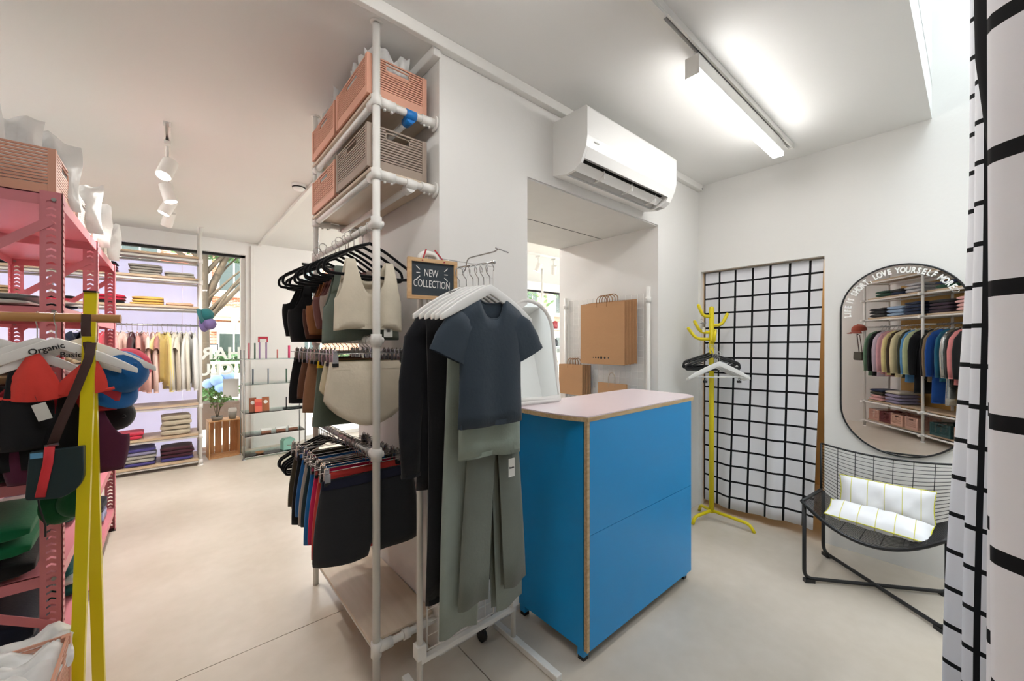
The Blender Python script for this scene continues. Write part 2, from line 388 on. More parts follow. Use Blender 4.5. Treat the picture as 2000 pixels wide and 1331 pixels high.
# ================================================================ air conditioner
ac = thing('air_conditioner', 'white wall-mounted split air conditioner above the wall passage', 'air conditioner', (1.635, 1.55, 2.335))
prof = [(0, 0), (-.12, -.02), (-.17, -.012), (-.205, .018), (-.235, .08), (-.245, .14), (-.245, .285), (-.235, .30), (0, .30)]
sl = [(-.10, -.016), (-.195, .012)]
W = .945
body = [(0, .0), (-.085, -.018), (-.085, .03), (-.175, .055), (-.213, .035), (-.236, .085), (-.245, .14), (-.245, .285), (-.235, .30), (0, .30)]
MB().prism(body, .018, W-.055, 'yz').build('body', M_wplast, ac)
full = [(0, 0), (-.10, -.020), (-.16, -.014), (-.20, .012), (-.236, .085), (-.245, .14), (-.245, .285), (-.235, .30), (0, .30)]
MB().prism(full, 0, .018, 'yz').build('side_cover', M_wplast, ac)
MB().prism(full, W-.055, W, 'yz').build('side_cover', M_wplast, ac)
mb = MB(); mb.prism([(-.087, .028), (-.173, .052), (-.168, .058), (-.087, .034)], .018, W-.055, 'yz'); mb.build('outlet_recess', M_dark, ac)
mb = MB(); mb.prism([(-.135, -.004), (-.178, .028), (-.172, .034), (-.130, .003)], .03, W-.065, 'yz'); mb.build('louvre_flap', M_wplast, ac)
mb = MB(); mb.prism([(-.092, -.010), (-.12, .012), (-.116, .016), (-.088, -.006)], .03, W-.065, 'yz'); mb.build('louvre_flap', mat('grey_plastic', '#b9b8b5', .4), ac)
for x in (.24, .52, .8): MB().box(x, x+.006, -.175, -.10, -.006, .04).build('louvre_pin', M_wplast, ac)
mb = MB()
for i in range(5): mb.box(W-.05+.0, W-.048, -.18+i*.012, -.172+i*.012, -.0, .02)
MB().box(.06, .10, -.2465, -.2449, .118, .124).build('logo_mark', mat('grey_print', '#c4c2be', .5), ac)
MB().box(W-.045, W-.01, -.15, -.11, -.0195, -.0155).build('sensor_strip', mat('grey_print2', '#a8a7a4', .5), ac)
# ================================================================ ceiling track with linear lamp
tk = thing('ceiling_track', 'white ceiling track rail above the counter carrying a bright linear lamp', 'track', (-.32, .81, ZR))
mb = MB(); mb.box(0, 3.5, -.018, -.008, -.032, 0); mb.box(0, 3.5, .008, .018, -.032, 0); mb.box(0, 3.5, -.008, .008, -.008, 0); mb.build('rail', M_white, tk)
MB().box(.0, 3.49, -.008, .008, -.012, -.0081).build('contact_groove', M_steel, tk)
MB().box(1.66, 1.81, -.016, .016, -.045, -.032).build('feed_box', M_white, tk)
MB().box(3.48, 3.505, -.019, .019, -.034, 0).build('end_cap', M_white, tk)
L_fill = emit('fill_lamp_diffuser', '#fffdfb', 22.0); L_lin2 = emit('track_lamp_diffuser', '#fffdfb', 15.0)
for lx, lab in ((1.775, 'glowing white linear LED lamp clipped under the ceiling track'), (-.25, 'added unseen linear fill lamp on the ceiling track directly above the viewer')):  # second lamp is added above the view to light the nearest clothes
    lp = thing('linear_lamp', lab, 'lamp', (lx, .825, ZR-.032))
    MB().box(0, 1.2, -.03, .03, -.084, -.022).build('housing', M_white, lp)
    mb = MB(); mb.box(0.002, 1.2, -.0295, .0295, -.108, -.084); mb.build('diffuser', L_lin2, lp)
    MB().box(-.003, .002, -.031, .031, -.109, -.021).build('end_cap', M_white, lp)
    for x in (.04, 1.05): MB().box(x, x+.10, -.014, .014, -.022, -.0005).build('track_adapter', M_white, lp)
# ================================================================ oval mirror with lettering
om = thing('wall_mirror', 'large capsule shaped black rimmed wall mirror with hand lettered motto', 'mirror', (XM-.004, .298, 1.285))
a, rr_ = .289, .289
hh = .595
cap = [(a*math.cos(t), (hh-rr_)+rr_*math.sin(t)) for t in [PI*i/24 for i in range(25)]]+[(-a*math.cos(t), -(hh-rr_)-rr_*math.sin(t)) for t in [PI*i/24 for i in range(25)]]
MB().prism(cap, -.014, -.002, 'yz').build('backing', M_blk, om)
MB().add([(-.0145, y*.985, z*.993) for y, z in cap], [tuple(reversed(range(50)))]).build('mirror_glass', M_mirror, om)
MB().tube([(-.012, y, z) for y, z in cap], .006, 6, True).build('rim', M_blk, om)
phrase = 'LIFE IS SHORT, LOVE YOURSELF MORE'
mb = MB(); rad = .252; n = len(phrase)
wd = [.55 if c in 'I,' else (.6 if c == ' ' else 1.0) for c in phrase]; tot = sum(wd)+2; acc = .5
a0, a1 = math.radians(190), math.radians(20)
for i, c in enumerate(phrase+'\u2661'):
    wi = wd[i] if i < n else 1.0
    t = a0+(a1-a0)*(acc+wi/2)/tot; acc += wi
    if c == ' ': continue
    cy, cz = rad*math.cos(t), (hh-rr_)+rad*math.sin(t)
    # view from the room: right-hand side of the photograph is -y
    rot = t-PI/2
    def put(x, y, z=0): return (-.0155-z, -(cy+x*math.cos(rot)-y*math.sin(rot)), cz+x*math.sin(rot)+y*math.cos(rot))
    if i == n:
        hp = [(0, -.014), (-.014, .002), (-.012, .011), (-.005, .012), (0, .006), (.005, .012), (.012, .011), (.014, .002)]
        mb.tube([put(x, y) for x, y in hp], .0016, 4, True)
    else:
        vs_, fs_ = text_mesh(c, .047, .0004, .0, .0020, .72)
        mb.add([put(*v) for v in vs_], [tuple(reversed(f)) for f in fs_])
mb.build('lettering', M_txtw, om)
# ================================================================ wire lounge chair
ch = thing('wire_lounge_chair', 'low black metal lounge chair with curved wire mesh seat under the wall mirror', 'chair', (3.03, .365, 0))
wy = .292
def seatz(y, z0=.470, sag=.13): return z0-sag*(1-(y/wy)**2)
fr = MB()
for s in (1, -1):
    pass
def X(dx): return dx
# two U-shaped leg frames crossing on the floor
legA = fillet([(-.225, wy-.01, .45), (-.225, wy-.01, .02), (.225, -wy+.01, .02), (.225, -wy+.01, .42)], .05, 6)
legB = fillet([(.225, wy-.01, .42), (.225, wy-.01, .02), (-.225, -wy+.01, .02), (-.225, -wy+.01, .45)], .05, 6)
for L_ in (legA, legB): MB().tube(L_, .0105, 8).build('leg_frame', M_blk, ch)
for x, y in ((-.225, wy-.01), (.225, wy-.01), (-.225, -wy+.01), (.225, -wy+.01)):
    MB().bar((x*1.02, y, .010), (x*.86, y*.86, .010), .028, .02).build('foot', M_black, ch)
def seatpt(u, v):      # u: 0 front .. 1 back, v: -1..1 along the width
    y = v*wy; x = -.235+.45*u; z = .468-.04*u-(.145-.03*u)*(1-v*v); return V(x, y, z)
def backpt(u, v):      # u: 0 bottom .. 1 top
    y = v*wy*(1.0+.06*u); return V(.215+.09*u-.03*(1-v*v)*(-1)*0, y, .428-.115*(1-u)*(1-v*v)+u*(.285)-.03*u*(1-v*v))
nv_ = 16
MB().tube([seatpt(0, -1+2*i/nv_) for i in range(nv_+1)], .010, 8).build('seat_front_rail', M_blk, ch)
MB().tube([backpt(1, -1+2*i/nv_) for i in range(nv_+1)], .006, 8).build('back_top_rail', M_blk, ch)
for s in (-1, 1):
    MB().tube([seatpt(0, s), seatpt(1, s)], .009, 8).build('seat_side_rail', M_blk, ch)
    MB().tube([backpt(0, s), backpt(.5, s), backpt(1, s)], .007, 8).build('back_side_rail', M_blk, ch)
mb = MB()
for k in range(1, 30): mb.tube([seatpt(k/30, -1+2*i/nv_) for i in range(nv_+1)], .0019, 4)
for k in range(1, 7): mb.tube([seatpt(i/3, -1+2*k/7) for i in range(4)], .0022, 4)
mb.build('seat_mesh', M_blk, ch)
mb = MB()
for k in range(0, 16): mb.tube([backpt(k/16, -1+2*i/nv_) for i in range(nv_+1)], .0019, 4)
for k in range(1, 7): mb.tube([backpt(i/3, -1+2*k/7) for i in range(4)], .0024, 4)
mb.build('back_mesh', M_blk, ch)
cm = bpy.data.materials.new('yellow_striped_cotton'); cm.use_nodes = True
def _cush(m):
    nt = m.node_tree; N = nt.nodes; L = nt.links; b = N['Principled BSDF']; b.inputs['Roughness'].default_value = .9
    tc = N.new('ShaderNodeTexCoord'); sp = N.new('ShaderNodeSeparateXYZ'); L.new(tc.outputs['Object'], sp.inputs[0])
    mo = N.new('ShaderNodeMath'); mo.operation = 'PINGPONG'; mo.inputs[1].default_value = .0375; L.new(sp.outputs[0], mo.inputs[0])
    lt = N.new('ShaderNodeMath'); lt.operation = 'LESS_THAN'; lt.inputs[1].default_value = .0018; L.new(mo.outputs[0], lt.inputs[0])
    mx = N.new('ShaderNodeMix'); mx.data_type = 'RGBA'; mx.inputs[6].default_value = lin('#eeeef0'); mx.inputs[7].default_value = lin('#d8d27a')
    L.new(lt.outputs[0], mx.inputs[0]); L.new(mx.outputs[2], b.inputs['Base Color'])
_cush(cm); M_pipe = mat('yellow_piping', '#d6d23c', .7)
def cushion(label, loc, rot, w=.42, h=.19, t=.05):
    o = thing('cushion', label, 'cushion', loc, rot=rot, group='white cushions on the wire chair')
    def f(sgn):
        def g_(u, v):
            x = (u-.5)*2; y = (v-.5)*2; e = max(0, 1-abs(x)**2.6)*max(0, 1-abs(y)**2.6)
            wob = 1+.10*math.sin(7*x+3*y)*sgn+.08*math.sin(13*x-5*y+1)+.05*math.sin(4*y+19*x)
            return (x*w/2*(1-.05*(1-y*y)), y*h/2*(1-.05*(1-x*x)), sgn*t*(e**.45)*wob+.006*math.sin(5*x)*e)
        return g_
    MB().grid(f(1), 20, 12).grid(lambda u, v: f(-1)(1-u, v), 20, 12).build('cover', cm, o)
    e = [f(0)(i/12, 0) for i in range(12)]+[f(0)(1, i/8) for i in range(8)]+[f(0)(1-i/12, 1) for i in range(12)]+[f(0)(0, 1-i/8) for i in range(8)]
    MB().tube(e, .003, 5, True).build('piping', M_pipe, o)
    return o
cushion('white cushion with thin yellow stripes leaning on the wire chair back', (3.205, .345, .463), (math.radians(78), 0, math.radians(-87)), .42, .20, .05)
cushion('white cushion with yellow piping lying on the wire chair seat', (3.00, .355, .402), (math.radians(8), math.radians(3), math.radians(-88)), .44, .21, .042)
# ================================================================ yellow coat stand
cs = thing('coat_stand', 'yellow tubular coat stand with curved pegs before the doorway curtain', 'coat stand', (3.22, 1.345, 0))
MB().tube([(0,0,.06), (0,0,1.66)], .0185, 10).build('pole', M_yel, cs)
rt = Vector((.66, -.75, 0))   # roughly towards the right of the room
def pl(dx, dy, z): return V(dx, dy, z)
for z, (dx, dy), l in ((1.42, (-.66, .75), .15), (1.475, (-.50, .86), .105), (1.53, (.66, -.75), .10), (1.60, (-.75, .60), .09), (1.40, (-.65, -.75), .05)):
    d = V(dx, dy, 0).normalized()
    pts = fillet([V(0,0,z), d*l*.75+V(0,0,z), d*l*1.15+V(0,0,z+.085)], .06, 6)
    MB().tube(pts, .0125, 8).ball(pts[-1], .0125).build('peg', M_yel, cs)
MB().ball((0,0,1.66), (.0185,.0185,.02)).build('pole_cap', M_yel, cs)
for (dx, dy), l in (((.05, -1.0), .30), ((-.95, .30), .20), ((.12, .17), .17)):
    d = V(dx, dy, 0); d.normalize()
    pts = fillet([V(0,0,.075), d*l*.88+V(0,0,.055), d*l+V(0,0,.0)], .05, 5)
    MB().tube(pts, .0125, 8).build('leg', M_yel, cs)
# ================================================================ grid curtains
gm = bpy.data.materials.new('grid_print_cotton'); gm.use_nodes = True
def _grid(m, S=.125, wdt=.0075):
    nt = m.node_tree; N = nt.nodes; L = nt.links; b = N['Principled BSDF']; b.inputs['Roughness'].default_value = .85
    b.inputs['Specular IOR Level'].default_value = .2
    uv = N.new('ShaderNodeUVMap'); sp = N.new('ShaderNodeSeparateXYZ'); L.new(uv.outputs[0], sp.inputs[0]); lts = []
    for k in (0, 1):
        mo = N.new('ShaderNodeMath'); mo.operation = 'PINGPONG'; mo.inputs[1].default_value = S/2; L.new(sp.outputs[k], mo.inputs[0])
        lt = N.new('ShaderNodeMath'); lt.operation = 'LESS_THAN'; lt.inputs[1].default_value = wdt; L.new(mo.outputs[0], lt.inputs[0]); lts.append(lt)
    mx_ = N.new('ShaderNodeMath'); mx_.operation = 'MAXIMUM'; L.new(lts[0].outputs[0], mx_.inputs[0]); L.new(lts[1].outputs[0], mx_.inputs[1])
    mx = N.new('ShaderNodeMix'); mx.data_type = 'RGBA'; mx.inputs[6].default_value = lin('#e2e2e6'); mx.inputs[7].default_value = lin('#161618')
    L.new(mx_.outputs[0], mx.inputs[0]); L.new(mx.outputs[2], b.inputs['Base Color'])
_grid(gm)
def curtain(name, label, path, z0, z1, nz=24, off=(0, 0), dz=None):
    # path(s, z) -> (x, y); UV follows the cloth length so the printed grid bends with the folds
    ns = 240; vs = []; uvs = []
    for j in range(nz+1):
        z = z0+(z1-z0)*j/nz; L_ = 0; prev = None
        for i in range(ns+1):
            p = Vector((*path(i/ns, z), z+(dz(i/ns, j/nz) if dz else 0)))
            if prev is not None: L_ += ((p-prev).xy).length
            prev = p; vs.append(tuple(p)); uvs.append([L_, z1-z])
    for j in range(nz+1):      # keep the cloth width of the top row everywhere
        t = uvs[nz*(ns+1)+ns][0]/max(uvs[j*(ns+1)+ns][0], 1e-6)
        for i in range(ns+1): uvs[j*(ns+1)+i][0] *= t
    fs = [(j*(ns+1)+i, j*(ns+1)+i+1, (j+1)*(ns+1)+i+1, (j+1)*(ns+1)+i) for j in range(nz) for i in range(ns)]
    mb = MB().add(vs, fs, True); me = mb.mesh('cloth', gm)
    ul = me.uv_layers.new(name='UVMap')
    for lp_ in me.loops:
        u = uvs[lp_.vertex_index]; ul.data[lp_.index].uv = (u[0]+off[0], u[1]+off[1])
    o = thing(name, label, 'curtain'); c = bpy.data.objects.new('cloth', me); col.objects.link(c); c.parent = o
    md = c.modifiers.new('thickness', 'SOLIDIFY'); md.thickness = .002; return o
def dpath(s, z):
    y = 1.518-(1.518-.69)*s
    k = max(0, (2.0-z)/2.0)
    y += k*(.015*math.sin(2*PI*s))+.05*k*max(0, s-.6)/.4
    x = 3.492-.03*k+(.005+.012*k)*math.sin(2*PI*s*2.6+.7+.5*k)+.008*k*k*math.sin(2*PI*s*5.5+2*k)-.06*k*k*math.exp(-((s-.36)/.12)**2)-.02*k*s
    return x, y
dc = curtain('doorway_curtain', 'white curtain with black grid print hanging in the doorway behind the coat stand', dpath, .045, 1.985, off=(.123, .03), dz=lambda s, v: .03*s*(1-v))
MB().tube([(3.50, .69, 1.99), (3.50, 1.52, 1.99)], .006, 6).build('curtain_rod', M_steel, dc)
def sstep(a, b, x): t = max(0, min(1, (x-a)/(b-a))); return t*t*(3-2*t)
def fpath(s, z):
    x = .52+1.53*s
    b = -.0435+(.0245*sstep(1.45, 1.82, z)-.008)*sstep(.70, .78, x)-.012*sstep(.80, .90, x)+(.045+.055*sstep(2.0, .2, z))*sstep(1.75, 2.0, x)
    if x > .85: b -= .0245*sstep(1.45, 1.82, z)*sstep(.84, .92, x)
    y = b+.030*math.sin(2*PI*(x-.665)/.1)+.004*math.sin(2*PI*x*3.1+1.3*z)
    return x, y
fc = curtain('fitting_room_curtain', 'white grid print curtain hanging in deep folds right beside the viewer', fpath, .03, 2.70, nz=20, off=(.075, .0))
MB().tube([(.5, -.06, 2.715), (XM-.002, -.06, 2.715)], .009, 8).build('curtain_rail', M_white, fc)
# ================================================================ hangers, garments, folded clothes, crates (builders)
# local frame: width along x, thickness along y, origin at the top of the hook (where it sits on the rail)
def hook(mb, drop, r=.0016, R0=.018, flip=False, yaw=0):
    c, s = math.cos(yaw), math.sin(yaw); pts = []
    for i in range(11):
        a = math.radians(-30+225*i/10); x = R0*math.cos(a)*(-1 if flip else 1); z = -R0+R0*math.sin(a)+.004
        pts.append((x, 0, z))
    pts = list(pts)
    pts += [(-R0*.8*(-1 if flip else 1), 0, -R0*1.7), (0, 0, -R0*2.6), (0, 0, -drop)]
    mb.tube([(x*c, x*s, z) for x, y, z in pts], r, 5); return mb
def hanger(kind, label, loc, rz, w=.42, group=None, drop=.085, yaw=0, sub=None):
    o = thing({'wood': 'white_hanger', 'velvet': 'velvet_hanger', 'clip': 'clip_hanger', 'plastic': 'plastic_hanger', 'slim': 'shirt_hanger'}[kind], label, 'hanger', loc, rz, group)
    hk = hook(MB(), drop if kind != 'clip' else .07, .0018, yaw=yaw); hk.build('hook', M_chrome, o)
    if kind == 'wood':
        h2 = w/2; top = []; bot = []
        for i in range(15):
            t = -1+2*i/14; at = abs(t)
            top.append((t*h2, -drop+.012-.105*at**1.12-.012*at**4)); bot.append((t*h2, -drop-.024-.112*at**1.08+.012*at**3))
        poly = top+list(reversed(bot))
        # notch shaped underside in the middle
        n = len(top); fs = []
        vs = [(x, -.007, z) for x, z in top]+[(x, -.007, z) for x, z in bot]+[(x, .007, z) for x, z in top]+[(x, .007, z) for x, z in bot]
        for i in range(n-1):
            fs += [(i, n+i, n+i+1, i+1), (2*n+i, 2*n+i+1, 3*n+i+1, 3*n+i), (i, i+1, 2*n+i+1, 2*n+i), (n+i, 3*n+i, 3*n+i+1, n+i+1)]
        fs += [(0, 2*n, 3*n, n), (n-1, 2*n-1, 4*n-1, 3*n-1)]
        MB().add(vs, fs, True).build('bar', M_wplast, o, bevel=.003)
    elif kind == 'velvet':
        h2 = w/2
        pts = fillet([(0, 0, -drop), (-h2*.35, 0, -drop-.025), (-h2, 0, -drop-.095), (-h2*1.02, 0, -drop-.135), (-h2*.8, 0, -drop-.14), (h2*.8, 0, -drop-.14), (h2*1.02, 0, -drop-.135), (h2, 0, -drop-.095), (h2*.35, 0, -drop-.025), (0, 0, -drop)], .03, 4)
        MB().tube(pts, .0068, 6).build('frame', M_velvet, o)
    elif kind == 'plastic':
        h2 = w/2
        pts = fillet([(0, 0, -drop+.01), (-h2*.3, 0, -drop-.01), (-h2, 0, -drop-.055), (-h2*1.04, 0, -drop-.09), (-h2*.7, 0, -drop-.092), (h2*.7, 0, -drop-.092), (h2*1.04, 0, -drop-.09), (h2, 0, -drop-.055), (h2*.3, 0, -drop-.01), (0, 0, -drop+.01)], .03, 4)
        mb = MB().tube(pts, .0085, 6); mb.build('frame', M_black, o)
        for s in (-1, 1): MB().tube(fillet([(s*h2*.25, 0, -drop-.02), (s*h2*.82, 0, -drop-.058), (s*h2*.75, 0, -drop-.085), (s*h2*.25, 0, -drop-.07)], .012, 3), .004, 5).build('inner_loop', M_black, o)
    elif kind == 'clip':
        h2 = w/2; MB().tube([(-h2, 0, -.07), (h2, 0, -.07)], .0018, 5).build('bar', M_chrome, o)
        for s in (-1, 1):
            x = s*(h2-.03)
            c = MB(); c.box(x-.008, x+.008, -.006, .006, -.085, -.055); c.box(x-.011, x+.011, -.011, -.006, -.115, -.075); c.box(x-.011, x+.011, .006, .011, -.115, -.075); c.tube([(x, -.008, -.062), (x, 0, -.050), (x, .008, -.062)], .003, 5)
            c.build('clip', M_chrome, o)
            MB().box(x-.0115, x+.0115, -.0125, .0125, -.122, -.108).build('clip_pad', M_black, o)
    elif kind == 'slim':
        h2 = w/2; MB().tube([(-h2, 0, -drop-.075), (-h2*.3, 0, -drop-.02), (0, 0, -drop), (h2*.3, 0, -drop-.02), (h2, 0, -drop-.075)], .005, 5).build('bar', M_wplast, o)
    return o
def panels(o, m, t, h2, zh, ztf, ztb, hwf, rip=0, k=4, ph=0, name='torso', us=None, hemf=None):
    """front and back cloth panels; ztf / ztb give the top edge over u, hwf the half width over height fraction"""
    us = us or [math.sin(-PI/2+PI*i/44) for i in range(45)]; nv = 9; mb = MB()
    zmax = max(max(ztf(u), ztb(u)) for u in us)
    for sg, zt in ((-1, ztf), (1, ztb)):
        vs = []
        for j in range(nv+1):
            for u in us:
                zb = zh+(hemf(u) if hemf else 0); z = zb+(zt(u)-zb)*j/nv; f = (z-zh)/(zmax-zh)
                x = u*h2*hwf(f); bul = (max(0, 1-abs(u)**3.0))**.6
                y = sg*t*(.12+bul*(1.0 if f < .75 else 1-.8*(f-.75)/.25))+rip*math.sin(k*u*2+ph)*(1-f)*(1-u*u*.5)
                vs.append((x, y, z))
        n = len(us); fs = [(j*n+i, j*n+i+1, (j+1)*n+i+1, (j+1)*n+i) for j in range(nv) for i in range(n-1)]
        if sg > 0: fs = [tuple(reversed(f)) for f in fs]
        mb.add(vs, fs, True)
    n = len(us); q = n*(nv+1)
    fs = []
    for j in range(nv): fs += [(j*n, (j+1)*n, q+(j+1)*n, q+j*n), (j*n+n-1, q+j*n+n-1, q+(j+1)*n+n-1, (j+1)*n+n-1)]
    mb.f += fs; mb.sm += [True]*len(fs)
    return mb.build(name, m, o, solid=.002)
def ztank(us0, ws, zs, zn, za, p=3.0, pa=1.8):
    def f(u):
        a = abs(u)
        if a < us0-ws: return zn+(zs-zn)*(a/(us0-ws))**p
        if a > us0+ws: return za+(zs-za)*max(0, (1-a)/(1-us0-ws))**pa
        return zs
    return f
def uset(us0, ws):
    e = [us0-ws-.12, us0-ws-.05, us0-ws-.02, us0-ws, us0-ws*.4, us0+ws*.4, us0+ws, us0+ws+.02, us0+ws+.06, us0+ws+.12]
    base = [i/14 for i in range(15)]
    p = sorted(set([round(x, 4) for x in base+e if 0 <= x <= 1])); return [-x for x in reversed(p) if x > 0]+p
def edge(o, m, us, zt, t, h2, hwf, zh, zmax, sg, r=.003, name='neckline'):
    pass
GAR = [0]
def garment(kind, label, loc, rz, hexc, w=.40, h=.55, t=.03, sleeve=None, group=None, seed=0, cat=None, m=None, flare=1.0, low=0, tilt=0, name=None, hem=True):
    """hanging garment; origin is the hook top, shoulders sit about .1 below"""
    GAR[0] += 1; sd = seed or GAR[0]; q = random.Random(sd); m = m or fabric(hexc)
    X_, Y_ = V(1,0,0), V(0,1,0)
    o = thing(name or {'shirt': 'shirt', 'tank': 'tank_top', 'trousers': 'trousers', 'shorts': 'shorts', 'bra': 'bralette', 'dress': 'dress', 'skirt': 'skirt', 'band': 'bandeau'}[kind], label, cat or {'shirt': 'shirt', 'tank': 'top', 'trousers': 'trousers', 'shorts': 'shorts', 'bra': 'bra', 'dress': 'dress', 'skirt': 'skirt', 'band': 'top'}[kind], loc, rz, group)
    if tilt: o.rotation_euler = (0, tilt, rz)
    z0 = -.085; h2 = w/2; ph = q.uniform(0, 6)
    if kind in ('shirt', 'dress'):
        zh = z0-h; nk = .40; zs = z0+.004; dp = .075 if kind == 'shirt' else .10
        def zt_(d): return lambda u: (zs-d*(1-(abs(u)/nk)**3.2)) if abs(u) < nk else zs-.052*((abs(u)-nk)/(1-nk))**1.15
        def hw_(f): return (flare+(1-flare)*min(1, f*1.5))*(1.0-.07*math.sin(PI*min(1, f)))
        uu = sorted(set([round(-1+i/14, 4) for i in range(29)]+[-.42, .42, -.38, .38]))
        panels(o, m, t, h2, zh, zt_(dp), zt_(.018), hw_, t*.35, q.uniform(2, 4), ph, 'torso', uu)
        ring = []
        for i in range(24):
            a = 2*PI*i/24; u = nk*math.cos(a); d_ = dp if math.sin(a) < 0 else .018
            ring.append((u*h2*.97, t*.55*math.sin(a), zs-d_*(1-(abs(u)/nk)**3.2)))
        MB().tube(ring, .0042, 5, True).build('collar', m, o)
        if hem: MB().loft([(V(0, 0, z0-h-.001), X_*(h2*.97*flare), Y_*(t*1.06)), (V(0, 0, z0-h+.018), X_*(h2*.965*flare), Y_*(t*1.07))], 28, 2.6, rip=t*.35, k=4, ph=ph).build('hem', m, o)
        for s in (-1, 1):
            if sleeve == 'long':
                P = [V(s*h2*.74, 0, z0-.075), V(s*h2*.94, 0, z0-.15), V(s*h2*1.10, 0, z0-.30), V(s*h2*1.16, -t*.3, z0-.48), V(s*h2*1.15, -t*.4, z0-min(h+.06, .64))]
                wd_ = [.048, .062, .052, .044, .036]
            elif sleeve == 'short':
                P = [V(s*h2*.70, 0, z0-.078), V(s*h2*.92, 0, z0-.108), V(s*h2*1.12, 0, z0-.155), V(s*h2*1.26, 0, z0-.20)]; wd_ = [.048, .066, .072, .070]
            else: break
            rws = []
            for i, p in enumerate(P):
                d = (P[min(i+1, len(P)-1)]-P[max(i-1, 0)]).normalized(); a = V(-d.z, 0, d.x) if True else 0
                rws.append((p, a*wd_[i], Y_*(t*(.9 if sleeve == 'short' else .8)), 1))
            MB().loft(rws, 16, 2.3, cap=(True, sleeve == 'long'), rip=t*.2, k=3, ph=ph).build('sleeve', m, o)
            e = rws[-1]; d = (P[-1]-P[-2]).normalized()
            MB().loft([(e[0]-d*.012, e[1]*1.04, e[2]*1.06), (e[0]+d*.002, e[1]*1.03, e[2]*1.05)], 16, 2.3).build('cuff', m, o)
    elif kind == 'tank':
        us0, ws = .60, .13; zs = z0-.045; zh = z0-h
        f1 = ztank(us0, ws, zs, zs-min(.17, h*.42), zs-min(.20, h*.5)); f2 = ztank(us0, ws, zs, zs-.08, zs-min(.20, h*.5))
        panels(o, m, t, h2, zh, f1, f2, lambda f: (flare if f < .1 else 1)*(1-.05*f), t*.4, 3, ph, 'torso', uset(us0, ws), lambda u: .012*math.sin(2*u+ph))
        MB().loft([(V(0, 0, zh+.004), X_*(h2*.985*flare), Y_*(t*1.02)), (V(0, 0, zh+.022), X_*(h2*.98*flare), Y_*(t*1.04))], 28, 2.6, rip=t*.3, k=4, ph=ph).build('hem', m, o)
    elif kind in ('bra', 'band'):
        us0, ws = .56, (.05 if flare == 1 else .10); zs = z0-.055-low; zh = zs-.10-h*.75
        f1 = ztank(us0, ws, zs, zs-.10-h*.22, zs-.11-h*.10, 5, 3.2); f2 = ztank(us0, ws, zs, zs-.10-h*.1, zs-.11-h*.2, 4, 3.0)
        def hwb(f): return .90+.10*math.sin(PI*min(1, f*1.2))-.12*max(0, f-.6)
        b_ = panels(o, m, t*1.25, h2*.95, zh, f1, f2, hwb, t*.25, 4, ph, 'cups', uset(us0, ws))
        MB().loft([(V(0, 0, zh-.004), X_*(h2*.865), Y_*(t*1.0)), (V(0, 0, zh+.026), X_*(h2*.875), Y_*(t*1.15))], 28, 2.4).build('band', m, o)
    elif kind in ('trousers', 'shorts'):
        z0 = -.105; zh = z0-h
        if kind == 'trousers':
            cr = low or .30; uu = sorted(set([round(-1+i/12, 4) for i in range(25)]+[s_*x_ for s_ in (-1, 1) for x_ in (.012, .03, .05, .11, .14, .19, .22)]))
            def hemf(u): a_ = abs(u); return (h-cr)*max(0, 1-a_/.20)**.55 if a_ < .20 else 0.006*math.sin(9*u)
        elif flare < 1:
            uu = sorted(set([round(-1+i/12, 4) for i in range(25)]))
            def hemf(u): return h*.42*abs(u)**2.2
        else:
            uu = sorted(set([round(-1+i/12, 4) for i in range(25)]+[s_*x_ for s_ in (-1, 1) for x_ in (.01, .025, .04, .06, .11)]))
            def hemf(u): return min(.07, h*.25)*max(0, 1-abs(u)/.09)+.010*abs(u)
        fl = max(flare, 1)
        def hwt(f): f = max(0, min(1, f)); return (.87+.15*math.sin(PI*min(1, (1-f)*1.1)*.5))*(1+(fl-1)*max(0, 1-f*1.4))
        panels(o, m, t, h2, zh, lambda u: z0, lambda u: z0, hwt, t*.45, q.uniform(2, 3.5), ph, 'body', uu, hemf)
        MB().loft([(V(0, 0, z0+.002), X_*(h2*.885), Y_*(t*.40)), (V(0, 0, z0-.03), X_*(h2*.90), Y_*(t*.78))], 28, 2.6).build('waistband', m, o)
    elif kind == 'skirt':
        z0 = -.105
        rows = [(V(0, 0, z0-h*f), X_*(h2*(.88+.14*f)*(1+(flare-1)*f)), Y_*(t*(.6+.5*f)), f) for f in (0, .08, .3, .6, .85, 1)]
        MB().loft(rows, 28, 2.6, rip=t*.4, k=4, ph=ph).build('body', m, o)
        MB().loft([(V(0, 0, z0+.001), X_*(h2*.89), Y_*(t*.66)), (V(0, 0, z0-.03), X_*(h2*.90), Y_*(t*.72))], 28, 2.6).build('waistband', m, o)
    return o
def swing_tag(parent_label, loc, rz, w=.035, h=.055, label=None, txt=None, rot=None):
    o = thing('swing_tag', label or parent_label, 'tag', loc, rz, None, rot)
    MB().box(-w/2, w/2, -.0006, .0006, -h, 0).build('card', M_tag, o)
    MB().tube([(0, 0, -.004), (0, .004, .03)], .0006, 4).build('string', M_black, o)
    if txt: text_obj(txt, w*.32, M_txtb, o, (0, -.0012, -h*.5), (PI/2, 0, 0), depth=.0002, bold=.0004)
    return o
